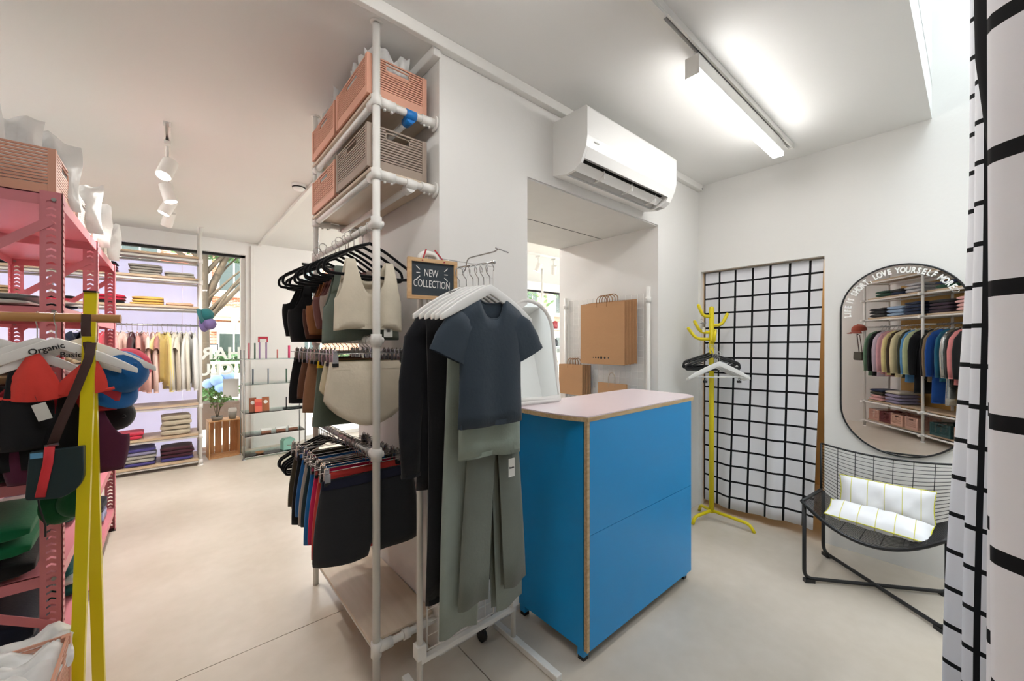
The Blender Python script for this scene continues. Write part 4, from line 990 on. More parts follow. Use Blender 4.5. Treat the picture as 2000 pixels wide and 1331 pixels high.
# spot track and accessories in the far shop, seen through the passage
s2 = thing('spot_track', 'white ceiling track with spotlights seen through the wall passage', 'track', (3.6, 4.2, ZL))
m = MB(); m.box(0, 2.4, -.018, -.008, -.03, 0); m.box(0, 2.4, .008, .018, -.03, 0); m.box(0, 2.4, -.008, .008, -.008, 0); m.build('rail', M_white, s2)
spot('white spotlight right of the pole seen through the passage', (4.45, 4.2, ZL), (.35, .45, -1), 32)
spot('white spotlight at the edge of the passage opening', (4.12, 4.2, ZL), (-.2, .45, -1), 32)
ar = thing('accessory_rack', 'white pole rack with glass shelves of accessories seen through the passage', 'rack', (5.0, 5.0, 0))
for x in (0, .9): MB().tube([(x, 0, 0), (x, 0, ZL-.001)], .022, 10).build('pole', M_white, ar)
for z_ in (.55, .95, 1.30, 1.62): MB().box(-.15, 1.0, -.14, .16, z_, z_+.012).build('shelf', mat('pale_glass_shelf', '#d9e4e4', .15), ar)
m = MB()
for i in range(13): m.tube([(-.12+.085*i, -.15, .62), (-.12+.085*i, -.15, 1.28)], .002, 4)
for j in range(9): m.tube([(-.12, -.15, .62+.0825*j), (.9, -.15, .62+.0825*j)], .002, 4)
m.build('wire_grid', M_white, ar)
cols = ['#1b1d22', '#26282c', '#6d7f5c', '#8a3036', '#2d2f36', '#c9b28a', '#3c4048', '#9fb4bc']
for k, z_ in enumerate((.562, .962, 1.312, 1.632)):
    for i in range(5):
        x = 5.0-.05+.2*i; hx = cols[(k*3+i) % 8]
        o = MB().lathe([(0, 0), (.045, 0), (.055, .05), (.05, .10+.02*((i+k) % 3)), (.03, .13), (.028, .15), (0, .15)], 12).build('jar' if (i+k) % 2 else 'pouch', mat('accessory_'+hx[1:], hx, .5))
        place(o, (x, 5.02, z_)); tag(o, '%s container on the %s shelf of the far accessory rack, %s from left' % (['dark', 'grey', 'green', 'red', 'charcoal', 'beige', 'slate', 'pale blue'][(k*3+i) % 8], ['lowest', 'second', 'third', 'top'][k], ['first', 'second', 'third', 'fourth', 'last'][i]), 'container', 'accessories in the far shop')
# ceiling smoke detector
sd = thing('smoke_detector', 'round white smoke detector on the ceiling beside the pipe rack', 'smoke detector', (.80, 3.64, ZL))
MB().lathe([(0, -.045), (.035, -.045), (.045, -.032), (.05, -.02), (.055, -.018), (.055, 0)], 20).build('body', M_wplast, sd)
MB().lathe([(.0475, -.031), (.051, -.022)], 20).build('vent_ring', M_dark, sd)
# unseen linear lamps, added out of view to brighten the rooms
for i, (x, y, ln, rz, lab) in enumerate(((-1.45, 2.75, 1.2, PI/2, 'added linear fill lamp on the shop ceiling beside the clothing rail'), (2.6, 4.6, 1.2, 0, 'added linear fill lamp on the ceiling of the front shop'), (-1.7, 4.0, 1.2, PI/2, 'added linear fill lamp on the ceiling behind the pink shelving'), (2.15, 3.3, 1.2, 0, 'added linear fill lamp on the ceiling behind the pillar'))):
    o = thing('linear_lamp', lab, 'lamp', (x, y, (ZR if y < 1.5 else ZL)), rz)
    MB().box(-.6, .6, -.03, .03, -.070, -.0005).build('housing', M_white, o); MB().box(-.598, .598, -.028, .028, -.106, -.0701).build('diffuser', L_fill, o)

sl_ = thing('storeroom_bulb', 'warm bulb lighting the storeroom behind the doorway curtain', 'lamp', (4.2, 1.1, 2.40))
MB().tube([(0, 0, 0), (0, 0, -.12)], .012, 8).build('holder', M_white, sl_)
MB().ball((0, 0, -.16), .045, 14, 10).build('globe', emit('warm_globe', '#ffdcaa', 35.0), sl_)
# ================================================================ pink slotted-angle shelving
KX0, KX1, KY = -.817, -.317, (2.28, 3.235, 4.19)
ps = thing('pink_shelving', 'pink slotted steel shelving unit filled with clothes along the aisle', 'shelving', (KX1, KY[0], 0))
KH = 1.97; pw = .058; tk_ = .0025
def slotted(mb, org, ax, ay, H, w, sl=.024, pitch=.026):
    """plate with chevron holes: org bottom corner, ax across, extrusion ay thin"""
    org = Vector(org); ax = Vector(ax); up = V(0, 0, 1); n = Vector(ay)*tk_
    a0, a1 = w*.28, w*.72
    def quad(pts):
        P0 = [org+ax*p[0]+up*p[1] for p in pts]; k = len(P0)
        mb.add(P0+[p+n for p in P0], [tuple(range(k)), tuple(range(2*k-1, k-1, -1))]+[(i, k+i, k+(i+1) % k, (i+1) % k) for i in range(k)])
    quad([(0, 0), (a0, 0), (a0, H), (0, H)]); quad([(a1, 0), (w, 0), (w, H), (a1, H)])
    mid = (a0+a1)/2; c = .007; hs = .0042; z = .03; prev = 0
    quad([(a0, 0), (a1, 0), (a1, z-hs), (mid, z-hs+c), (a0, z-hs)])
    while z+pitch < H-.02:
        quad([(a0, z+hs), (mid, z+hs+c), (a1, z+hs), (a1, z+pitch-hs), (mid, z+pitch-hs+c), (a0, z+pitch-hs)]); z += pitch
    quad([(a0, z+hs), (mid, z+hs+c), (a1, z+hs), (a1, H), (a0, H)])
for i, y in enumerate(KY):
    for j, x in enumerate((0, KX0-KX1)):
        yy = y-KY[0]; m = MB(); sx = -1 if j == 0 else 1
        slotted(m, (x if j == 0 else x, yy, 0), (sx, 0, 0), (0, 1, 0), KH, pw)
        fy = 1 if i < 2 else -1
        slotted(m, (x-(tk_ if j == 0 else 0), yy, 0), (0, fy, 0), (1, 0, 0), KH, .045)
        m.build('post', M_pink, ps)
        MB().box(min(x, x+sx*pw)-.004, max(x, x+sx*pw)+.004, yy-.004+(0 if fy > 0 else -.045), yy+.049+(0 if fy > 0 else -.045), 0, .006).build('foot_plate', M_blk, ps)
levels = (.13, .485, .845, 1.20, 1.50, 1.925)
D_ = KX0-KX1; WY = KY[2]-KY[0]
for z_ in levels:
    for b in range(2):
        y0, y1 = KY[b]-KY[0]+.004, KY[b+1]-KY[0]-.004
        m = MB(); m.box(D_+.006, -.006, y0, y1, z_+.032, z_+.036); m.build('shelf_board', M_pink, ps)
        m = MB(); m.box(-.009, -.005, y0, y1, z_-.008, z_+.0365); m.box(D_+.005, D_+.009, y0, y1, z_-.008, z_+.0365); m.box(D_+.009, -.009, y0, y0+.004, z_-.008, z_+.0365); m.box(D_+.009, -.009, y1-.004, y1, z_-.008, z_+.0365); m.build('shelf_edge', M_pink, ps)
        m = MB()
        for yy in (y0, y1):
            for xx in (-.022, D_+.022): m.tube([(xx, yy-.009, z_+.015), (xx, yy+.009, z_+.015)], .007, 8)
        m.build('bolts', M_steel, ps)['kind'] = 'stuff'
for i, y in enumerate(KY):
    yy = y-KY[0]-.006 if i < 2 else y-KY[0]+.006
    MB().bar((-.028, yy, 1.86), (D_+.03, yy, 1.47), .004, .030, (0, 0, 1)).build('brace', M_pink, ps)
    MB().bar((-.028, yy, .33), (D_+.03, yy, .60), .004, .030, (0, 0, 1)).build('brace', M_pink, ps)
# crates of bags along the top
zt = 1.9625
for k in range(4):
    y = 2.49+.475*k; wh = ['nearest', 'second', 'third', 'farthest'][k]
    crate('%s coral slatted crate on top of the pink shelving, %s in the row' % ('dusty', wh) if k == 0 else 'white slatted crate on top of the pink shelving, %s in the row' % wh, (-.565, y, zt), PI/2, M_coral if k == 0 else mat('ivory_plastic', '#ddd3c8', .5), .40, .46, .175 if k == 0 else .15, group='crates on the pink shelving', slits=12)
    for b in range(3 if k == 0 else 4):
        polybag('%s white poly bag in the %s crate on the pink shelving' % (ORDN[b], wh), (-.60+.09*(b % 3)-.05*(k == 0), y-.14+.10*b, zt+.014), R.uniform(-.3, .3)+(0 if k else .1), .36 if k == 0 else .30, (.33 if b < 2 else .30) if k == 0 else .27+R.uniform(-.03, .04), .10, .05, 'poly bags in the %s crate on the pink shelving' % wh)
# folded clothes on its shelves
where = 'on the pink shelving'
def pk(x, y, lv, cols, what='clothes', w=.30, d=.34, h=.035, note='', rz=PI/2):
    stack(what, note or where, (KX1+x, y, levels[lv]+.036), rz, cols, w, d, h, 'folded clothes on the pink shelving')
BK = ('black', '#121215'); GN = ('emerald green', '#0f6b45'); NV = ('navy', '#151b2c'); RD = ('red', '#b42c34'); BE = ('beige', '#b49c78'); WH = ('off white', '#cfcdc8'); GR = ('grey', '#7c7f80'); PKc = ('pink', '#d58a92'); TL = ('teal', '#215a58'); LV = ('lavender', '#8d8aa8')
pk(-.26, 2.48, 1, [BK, GN, GN], 'velvet clothes', .36, .44, .075, 'near end of second pink shelf', .06)
pk(-.26, 2.48, 0, [NV, NV], 'denim clothes', .36, .44, .10, 'near end of lowest pink shelf', .03)
pk(-.26, 2.48, 2, [BK, BE, RD], 'knitwear', .36, .40, .05, 'near end of waist high pink shelf', -.05)
pk(-.28, 2.48, 3, [BE, BK], 'tops', .36, .40, .045, 'near end of chest high pink shelf', .04)
pk(-.28, 2.46, 4, [WH, GR], 'shirts', .40, .36, .022, 'near end of upper pink shelf', .02)
pk(-.2, 2.97, 1, [TL, WH], 'trousers', .30, .34, .06, 'first bay of second pink shelf')
pk(-.2, 2.97, 0, [TL, WH, TL], 'sweaters', .30, .34, .05, 'first bay of lowest pink shelf')
pk(-.2, 2.95, 2, [GR, PKc], 'sweaters', .30, .34, .05, 'first bay of waist high pink shelf')
pk(-.2, 2.95, 4, [WH, NV, WH], 'striped shirts', .28, .30, .02, 'first bay of upper pink shelf', .3)
pk(-.2, 2.95, 3, [WH, BE], 'tops', .30, .34, .05, 'first bay of chest high pink shelf')
pk(-.2, 3.50, 1, [LV, WH], 'jumpers', .34, .34, .06, 'far bay of second pink shelf')
pk(-.2, 3.92, 1, [NV, LV, WH], 'jumpers', .34, .34, .05, 'far end of second pink shelf')
pk(-.2, 3.6, 0, [NV, RD], 'jeans', .34, .34, .06, 'far bay of lowest pink shelf')
pk(-.2, 3.98, 0, [LV, NV], 'jeans', .34, .34, .06, 'far end of lowest pink shelf')
pk(-.2, 3.5, 2, [BE, BE], 'cardigans', .34, .34, .06, 'far bay of waist high pink shelf')
pk(-.2, 3.95, 2, [BK, WH], 'cardigans', .34, .34, .06, 'far end of waist high pink shelf')
pk(-.2, 3.6, 3, [GR, TL], 'tees', .34, .34, .04, 'far bay of chest high pink shelf')
pk(-.2, 3.97, 4, [PKc, RD], 'tees', .34, .34, .03, 'far end of upper pink shelf')
# ================================================================ yellow clothing rail
BY, BZ = 2.13, 1.487
yr = thing('clothing_rail', 'yellow A-frame clothing rail with round wooden bar in the left foreground', 'rail', (-.228, BY, 0))
RZB = math.radians(-7)
def flatleg(a, b, w=.034, t=.018): return MB().bar(a, b, t, w, (1, 0, 0))
for sx in (0, -1.25):
    for (y1, lab) in ((-.16, 'front'), (.11, 'rear')):
        m = MB(); m.bar((sx-.0, .012*(1 if y1 > 0 else -1)*-1, 1.585 if y1 < 0 else 1.42), (sx, y1, 0), .018, .034, (1, 0, 0))
        m.xf(Matrix.Rotation(0, 4, 'Z')); m.build('leg', M_yel, yr)
    MB().box(sx-.0175, sx+.0175, -.0-.006, .030, 1.583, 1.589).build('leg_cap', M_black, yr)
MB().tube([(-1.40, .0, BZ), (.082, .0, BZ)], .0158, 14).build('hanging_bar', M_oak, yr)
yr.rotation_euler = (0, 0, RZB)
def yl(x, y, z): v = Matrix.Rotation(RZB, 4, 'Z') @ V(x, y, 0); return (-.228+v.x, BY+v.y, z)
# wide white hangers hanging parallel to the bar
zb = BZ+.0158
hA = hanger('wood', 'front white wooden hanger holding the coral bikini top', yl(-.085, -.004, zb-.0), RZB, .43, 'white hangers on the yellow rail', yaw=PI/2, drop=.10)
text_obj('Organic', .028, M_txtb, hA, (-.02, -.0095, -.128), (PI/2, -.3, 0), depth=.0003, bold=.0004)
text_obj('Basics', .028, M_txtb, hA, (.045, -.0095, -.150), (PI/2, 0.0, 0), depth=.0003, bold=.0004)
hanger('wood', 'second white wooden hanger behind the coral bikini top', yl(-.135, .014, zb), RZB+.03, .43, 'white hangers on the yellow rail', yaw=PI/2, drop=.10)
hanger('wood', 'third white wooden hanger with black strap at the left edge', yl(-.235, .03, zb), RZB-.05, .43, 'white hangers on the yellow rail', yaw=PI/2, drop=.10)
hanger('wood', 'fourth white wooden hanger turned across the yellow rail', yl(-.035, .05, zb), RZB+.25, .42, 'white hangers on the yellow rail', yaw=PI/2, drop=.10)
# coral bikini top: two triangle cups, ties
M_cor = fabric('#e0453c', .7)
bk = thing('bikini_top', 'bright coral triangle bikini top on the front hanger', 'bikini', yl(-.085, .0, BZ), RZB)
def cup(cx, w, zt_, zb_, lean=0, pull=0):
    def g_(sg):
        def f(u, v):
            x = (u-.5)*2; hw = w/2*(1-v)**.8*(1+.12*math.sin(PI*v))+.010; z = zb_+(zt_-zb_)*v-.016*(1-v)*(1-x*x)*0-.012*(1-v)*math.cos(x*1.5)
            y = sg*(-.026*max(0, (1-x*x))*math.sin(PI*min(1, .25+v*.75))**.8-.002)+.003*math.sin(14*x)*(1-v)**3
            return (cx+x*hw+lean*v, min(y, .003) if sg > 0 else y, z)
        return f
    return MB().grid(g_(1), 16, 12).grid(lambda u, v: g_(.55)(1-u, v), 16, 12)
cup(-.052, .125, -.125, -.285, .0).build('cup', M_cor, bk); cup(.060, .125, -.150, -.270, .03).build('cup', M_cor, bk)
MB().tube([(-.17, .0, -.272), (-.11, -.006, -.285), (-.05, -.008, -.288), (.02, -.004, -.280), (.05, -.004, -.272), (.10, -.006, -.272), (.15, .0, -.262)], .006, 6).build('under_band', M_cor, bk)
for a, b in (((-.052, .0, -.13), (-.062, .02, -.105)), ((.090, .0, -.15), (.125, .02, -.135)), ((.02, .03, -.12), (.06, .035, -.15)), ((.06, .035, -.15), (.075, .03, -.19)), ((.0, .035, -.13), (.045, .035, -.125)), ((.0, .03, -.14), (.03, .03, -.18))): MB().tube([a, ((a[0]+b[0])/2, a[1]+.004, (a[2]+b[2])/2-.006), b], .0038, 5).build('tie', M_cor, bk)
# clothes hanging behind it
garment('bra', 'black sporty bralette hanging below the coral bikini top', yl(-.15, .06, zb), RZB, '#131316', w=.34, h=.26, t=.03, low=.12, group='swimwear on the yellow rail', flare=1.1)
garment('band', 'crimson bandeau top behind the front hangers', yl(-.09, .06, zb), RZB+.1, '#a12a35', w=.34, h=.14, t=.02, group='swimwear on the yellow rail', low=.02)
garment('bra', 'plum swim top hanging low behind the shoulder bag', yl(-.07, .07, zb), RZB+.2, '#54213a', w=.34, h=.22, t=.022, low=.20, group='swimwear on the yellow rail')
garment('bra', 'black top with wide straps at the left edge of the yellow rail', yl(-.26, .03, zb), RZB, '#17181b', w=.34, h=.28, t=.03, low=.03, group='swimwear on the yellow rail', flare=1.1)
swing_tag('', yl(-.12, -.03, 1.185), .0, .035, .06, 'grey swing tag under the coral bikini top', rot=(0, -.3, RZB))
swing_tag('', yl(-.265, -.055, 1.19), .0, .06, .095, 'white paper tag with black lettering at the left edge', 'ORGANIC', rot=(0, .1, RZB))
swing_tag('', yl(-.245, -.05, .995), .0, .065, .085, 'pale card tag hanging from black cord by the beige knit', rot=(0, .05, RZB))
# shoulder bag on the brown strap
sb = thing('shoulder_bag', 'dark teal shoulder bag with red stripe on a brown strap', 'bag', yl(-.084, -.075, BZ), RZB)
M_strap = mat('brown_webbing', '#3f2723', .7, 0, .08, 30); M_teal = mat('teal_pvc', '#1f3236', .35, 0, .15, 5)
def ribbon(pts, w, t=.0018, side=(1, 0, 0)):
    m = MB(); rows = []
    for i, p in enumerate(pts):
        d = (Vector(pts[min(i+1, len(pts)-1)])-Vector(pts[max(i-1, 0)])).normalized(); s = V(0, 1, 0).cross(d).normalized(); rows.append((p, s*w/2, V(0, t, 0)))
    return m.loft(rows, 8, 5, cap=(True, True))
ribbon([(.078, .058, .014), (.076, .060, -.05), (.085, .055, -.12), (.095, .03, -.14)], .026).build('strap', M_strap, sb)
ribbon([(.098, .03, -.09), (.096, .005, -.15), (.068, .0, -.25), (.03, .0, -.37), (.010, .0, -.440)], .026).build('strap', M_strap, sb)
MB().bar((-.008, 0, -.445), (.026, 0, -.440), .006, .010).build('buckle', M_chrome, sb)
bagp = roundpoly([(-.040, -.458), (.088, -.455), (.090, -.60), (.03, -.627), (-.050, -.618)], [.004, .004, .055, .01, .012])
MB().prism(bagp, -.012, .012, 'xz').build('body', M_teal, sb, bevel=.008)
ribbon([(.008, -.0145, -.445), (.004, -.0145, -.50), (-.006, -.0145, -.560), (-.014, -.0145, -.612)], .025).build('red_stripe', mat('red_webbing', '#d8323a', .6), sb)
MB().box(-.037, -.008, -.0135, -.0122, -.480, -.462).build('label_patch', mat('blue_patch', '#5d9ac0', .5), sb)
MB().tube([(-.03, .02, -.61), (-.02, .0, -.65), (-.012, .02, -.72), (-.012, .02, -.76)], .003, 5).build('cord', M_black, sb)
# caps on the rail end
def cap_(label, loc, rz, hexc, r=.085, rot=None, group='caps around the yellow rail'):
    o = thing('cap', label, 'cap', loc, rz, group, rot); m_ = fabric(hexc)
    MB().lathe([(r*1.0, 0), (r*1.02, r*.25), (r*.92, r*.65), (r*.62, r*.98), (r*.2, r*1.12), (0, r*1.14)], 24).build('crown', m_, o)
    def f(u, v):
        a = math.radians(-70+140*u); k = r*(.98+.75*v*math.cos(a*.9)); return (k*math.sin(a), -k*math.cos(a), .004-.03*v*math.sin(a)**2-.012*v)
    MB().grid(f, 16, 5).build('peak', m_, o, solid=.004); MB().ball((0, 0, r*1.15), .008).build('button', m_, o); return o
cap_('bright blue cap hanging at the end of the yellow rail', (-.165, 2.245, 1.27), 0, '#1b5f9e', .085, (math.radians(62), math.radians(28), math.radians(25)))
cap_('hot pink cap hanging behind the blue cap', (-.155, 2.42, 1.285), 0, '#cf3350', .08, (math.radians(60), math.radians(35), math.radians(20)))
cap_('black cap hung below the pink one on the shelving corner', (-.205, 2.60, 1.06), 0, '#0d0d10', .07, (math.radians(90), math.radians(75), math.radians(30)))
cap_('green cap with its peak sticking out beside the yellow legs', (-.275, 2.245, .79), 0, '#0e4f2c', .058, (math.radians(80), math.radians(80), math.radians(15)))
# crates of wrapped goods in the lower left corner
crate('coral slatted crate of wrapped clothes in the lower left corner', (-.463, 1.80, .235), 0, M_coral, .42, .33, .195, group='crates below the yellow rail', slits=12)
crate('coral slatted crate supporting the one below the yellow rail', (-.463, 1.80, .0), 0, M_coral, .42, .33, .2335, group='crates below the yellow rail', slits=14)
for k in range(5): polybag('%s clear poly bag lying in the lower left crate' % ORDN[k], (-.463+.01*k, 1.69+.055*k, .335+.004*k), 0, .36, .15, .05, .0, 'poly bags in the lower left crate', rot=(math.radians(-62), 0, R.uniform(-.08, .08)))
# ================================================================ white pole racks with board shelves (window wall and rear wall)
M_ash = woodmat('pale_ash_board', '#b9a083', '#cdb698', 0, .5, 3)
def pole_rack(label, loc, rz, xs_, depth, shelves, rail, railtop=None, top=ZL):
    """x along the rack, front posts at y=0, back posts at y=depth"""
    o = thing('pole_rack', label, 'rack', loc, rz)
    for x in xs_:
        for y in (0, depth):
            MB().tube([(x, y, 0), (x, y, top-.001)], .017, 10).build('post', M_white, o)
            MB().box(x-.03, x+.03, y-.03, y+.03, top-.006, top-.001).build('ceiling_plate', M_white, o)
            MB().lathe([(.026, 0), (.026, .012), (.017, .014)], 12, (x, y, 0)).build('foot', M_white, o)
    for z_ in shelves:
        for a, b in zip(xs_[:-1], xs_[1:]):
            MB().box(a+.02, b-.02, -.035, depth+.02, z_-.011, z_+.011).build('shelf', M_ash, o)
            for y in (0, depth): MB().tube([(a, y, z_-.030), (b, y, z_-.030)], .013, 8).build('shelf_tube', M_white, o)
        for x in xs_:
            m = MB(); collar(m, (x, 0, z_-.03), (0, 0, 1), .05, .023); collar(m, (x, .03, z_-.03), (0, 1, 0), .05, .02); m.build('pipe_joint', M_white, o)
            MB().tube([(x, 0, z_-.03), (x, depth, z_-.03)], .013, 8).build('cross_tube', M_white, o)
    for a, b in zip(xs_[:-1], xs_[1:]): MB().tube([(a, depth*.45, rail), (b, depth*.45, rail)], .011, 10).build('clothes_rail', M_steel, o)
    for x in xs_: MB().tube([(x, 0, rail), (x, depth, rail)], .011, 8).build('rail_bracket', M_white, o)
    return o
WXR, WYR = .25, 5.72
pole_rack('white pole rack with pale wooden shelves in front of the shop window', (WXR, WYR, 0), 0, [-2.32, -1.17, 0], .34, (2.345, 2.10, 1.785, .70, .36, .075), 1.585)
pn = thing('backing_panel', 'lavender translucent panel behind the window rack', 'panel'); M_lav = translucent('lavender_film', '#efedff')
for a, b in ((-2.0, -1.30), (-1.30, -.60), (-.60, .10)): MB().box(a+.001, b-.001, 6.10, 6.104, .04, 2.33).build('film_sheet', M_lav, pn)
MB().box(.10, .27, 6.10, 6.104, .04, 2.33).build('film_sheet', M_lav, pn)
def wk(x, z_, cols, what, note, w=.26, d=.30, h=.030): stack(what, note, (x, 5.86, z_+.011), 0, cols, w, d, h, 'folded clothes on the window rack')
GY_ = ('light grey', '#a9a49a'); CR = ('cream', '#cfc9bb'); YW_ = ('mustard yellow', '#cfa656'); PC = ('peach', '#c9a184'); BG = ('stone beige', '#b9ad97'); MR = ('maroon', '#4a2530'); RD2 = ('crimson', '#b3203a'); LVs = ('lilac grey', '#8b86a0'); PU = ('violet', '#4c4582')
wk(-.21, 2.10, [GY_]*4, 'sweaters', 'on the upper window shelf'); wk(.075, 2.10, [CR]*2, 'sweaters', 'at the upper window shelf end')
wk(-.56, 2.10, [BK, RD2, RD2, BK], 'sweaters', 'beside the grey pile in the window'); wk(-1.30, 2.10, [BK]*3, 'jumpers', 'far left on the upper window shelf', .34); 
wk(-.50, 1.785, [BK, RD2, RD2], 'jumpers', 'beside the mustard pile in the window'); wk(-.19, 1.785, [YW_]*3, 'jumpers', 'on the middle window shelf'); wk(.075, 1.785, [PC], 'jumper', 'at the middle window shelf end', .24, .30, .04)
wk(-1.25, 1.785, [BE]*4, 'sweaters', 'far left on the middle window shelf', .34); wk(-.83, 1.785, [RD2, BK], 'jumpers', 'behind the pink shelving post', .22)
wk(-.36, .36, [('coral red', '#c8354a')]*2, 'tops', 'on the second lowest window shelf', .26, .3, .035); wk(.04, .36, [BG]*4, 'trousers', 'at the second lowest window shelf end', .25, .30, .055)
wk(-.28, .075, [PU, GY_, GY_, LVs, PU], 'jumpers', 'on the lowest window shelf', .30, .30, .036); wk(.05, .075, [PU, MR, MR, MR], 'jumpers', 'at the lowest window shelf end', .28, .3, .04); wk(-.62, .075, [RD2, PU], 'jumpers', 'left on the lowest window shelf')
wk(-.7, .36, [('coral red', '#c8354a'), WH], 'tops', 'left on the second lowest window shelf')
# shirts on its rail
seq = [('navy', '#20263a', 'long'), ('black', '#16161a', 'long'), ('denim blue', '#41567c', 'short'), ('plum', '#4a2a3c', 'short'), ('coral', '#d64d5c', 'short'), ('strawberry', '#d8505f', 'short'), ('rose', '#e0a7a4', 'short'), ('blush', '#e8c3b6', 'long'), ('shell pink', '#ecccc0', 'long'), ('pale pink', '#eac8bf', 'long'), ('wine', '#5a2a30', 'short'), ('salmon', '#d99a90', 'short'), ('dusty pink', '#dfb0a6', 'long'), ('light blush', '#ecd0c6', 'short'), ('powder pink', '#e9c9be', 'long'), ('rosy brown', '#b98078', 'short'), ('butter yellow', '#efdc9c', 'short'), ('lemon', '#f0de8e', 'long'), ('oatmeal', '#cfc4b2', 'long'), ('ivory', '#dcd6c8', 'long'), ('ecru', '#d8d0c0', 'short'), ('cream', '#e2dccd', 'long'), ('chalk', '#e6e4de', 'long'), ('snow white', '#ecebe8', 'long')]
x = -.765
for i, (nm, hx, slv) in enumerate(seq):
    x += .0405; rz = PI/2+R.uniform(-.38, .28); sp = (x, 5.873, 1.585+.011)
    hanger('slim', 'white hanger of the %s shirt in the window' % nm, sp, rz, .34, 'hangers on the window rail', drop=.075)
    garment('shirt', '%s shirt hanging on the window rail' % nm, (sp[0], sp[1], sp[2]-.01), rz, hx, w=.38, h=.54 if slv == 'short' else .60+R.uniform(-.04, .06), t=.022, sleeve=slv, group='shirts on the window rail')
cap_('teal cap hanging on the window rack post', (.285, 5.655, 1.70), 0, '#1e5a5c', .075, (math.radians(55), math.radians(70), math.radians(30)), 'caps on the window rack post')
cap_('violet cap hanging below the teal cap on the post', (.32, 5.645, 1.60), 0, '#6a5a86', .065, (math.radians(60), math.radians(80), math.radians(10)), 'caps on the window rack post')
# ================================================================ glass display by the window
gd = thing('glass_display', 'chrome and glass display shelves beside the window, holding small gifts', 'display shelf', (.65, 5.62, 0))
M_gs = glassmat('pale_glass', '#e9f6f4')
for x in (0, .66):
    for y in (0, .30): MB().tube([(x, y, 0), (x, y, 1.30 if x == 0 else 1.22)], .008, 8).build('post', M_steel, gd); MB().lathe([(.02, 0), (.02, .008), (.008, .012)], 12, (x, y, 0)).build('foot', M_steel, gd)
glv = (1.19, .885, .545, .27, .03)
for z_ in glv:
    MB().box(.0, .66, .0, .30, z_-.004, z_+.004).build('glass_shelf', M_gs, gd)
    m = MB()
    for y in (0, .3): m.tube([(0, y, z_-.007), (.66, y, z_-.007)], .003, 6)
    for x in (0, .66):
        m.tube([(x, 0, z_-.007), (x, .3, z_-.007)], .003, 6)
    m.build('shelf_frame', M_white, gd)
def gift(name, label, cat, x, z_, mb, m_, y=.08): o = mb.build(name, m_); place(o, (.65+x, 5.62+y, z_+.0045)); return tag(o, label, cat, 'small gifts on the glass display')
def stick(r, h): return MB().tube([(0, 0, 0), (0, 0, h)], r, 8)
pc = lambda n, hx: mat('gift_'+n, hx, .5)
gift('candle', 'dusty pink taper candle on the top glass shelf', 'candle', .06, 1.19, stick(.009, .19), pc('dpink', '#b8606a')); gift('candle', 'dark green taper candle on the top glass shelf', 'candle', .12, 1.19, stick(.009, .19), pc('dgreen', '#3e5a48'))
ob = thing('match_box', 'red gift box with white front label on the top glass shelf', 'box', (.855, 5.71, 1.1945), 0, 'small gifts on the glass display'); MB().box(-.05, .05, -.02, .02, .20, .27).build('header_card', pc('red', '#b3243a'), ob); MB().box(-.035, .035, -.0215, -.0201, .20, .24).build('front_label', M_tag, ob)
for s in (-.035, .035): MB().box(s-.008, s+.008, -.01, .01, 0, .20).build('tube', pc('mauve', '#8e6f96'), ob)
gift('candle', 'black and coral candle on the top glass shelf', 'candle', .36, 1.19, stick(.008, .11), pc('coral', '#d87a74')); gift('candle', 'hot pink candle at the right of the top glass shelf', 'candle', .49, 1.19, stick(.013, .16), pc('hot', '#e0316e'))
gift('pen', 'slate pen standing on the second glass shelf', 'pen', .10, .885, stick(.009, .18), pc('slate', '#4c5560')); gift('pen', 'grey pen standing mid second glass shelf', 'pen', .26, .885, stick(.008, .18), pc('grey', '#77808a')); gift('pen', 'green spotted pen at the right of the second glass shelf', 'pen', .46, .885, stick(.009, .17), pc('gspot', '#4c6a58'))
for i, (x, hx, nm) in enumerate(((.10, '#8a5236', 'brown gift card with round motif left'), (.155, '#d96a54', 'coral gift card standing in front'), (.235, '#9a5a34', 'brown gift card with round motif right'))):
    o = thing('gift_card', nm+' on the middle glass shelf', 'card', (.65+x, 5.70-.02*(i == 1), .5495), 0, 'small gifts on the glass display', (math.radians(-8), 0, 0)); MB().box(-.038, .038, -.004, .004, 0, .17 if i != 1 else .155).build('card', pc('card%d' % i, hx), o)
    if i != 1: MB().tube([(0, -.0045, .11), (0, -.0055, .11)], .022, 14).build('motif', M_tag, o)
    else: MB().box(-.036, .036, -.0055, -.0045, .065, .115).build('band', pc('redband', '#c8423c'), o)
gift('pen', 'black beaded pen on the middle glass shelf', 'pen', .46, .545, stick(.008, .15), pc('blk', '#222226'))
gift('tray', 'slim black tray on the middle glass shelf', 'tray', .54, .545, MB().box(-.11, .11, -.03, .03, 0, .014), pc('blk', '#222226'), .12)
for i, x in enumerate((.24, .40, .54)):
    o = thing('jewellery_box', 'low white box with brown base on the fourth glass shelf, %s' % ['left one', 'middle one', 'right one'][i], 'box', (.65+x, 5.72, .2745), 0, 'small gifts on the glass display'); MB().box(-.05, .05, -.03, .03, 0, .03).build('base', pc('brownbox', '#8a5a44'), o); MB().box(-.055, .055, -.034, .034, .03, .05).build('lid', M_wplast, o)
ob = thing('gift_box', 'mint green gift box with folded lid on the lowest glass shelf', 'box', (1.13, 5.72, .0345), .2, 'small gifts on the glass display'); MB().box(-.07, .07, -.05, .05, 0, .11).build('body', pc('mint', '#7fb0a0'), ob); MB().prism([(-.07, .11), (.07, .11), (.05, .135), (-.05, .135)], -.05, .05, 'xz').build('lid', pc('mint', '#7fb0a0'), ob)
gift('dish', 'small brown wooden dish on the lowest glass shelf', 'dish', .17, .03, MB().lathe([(0, 0), (.03, 0), (.05, .018), (.047, .02), (.028, .006), (0, .005)], 16), pc('wooddish', '#9a6a44'))
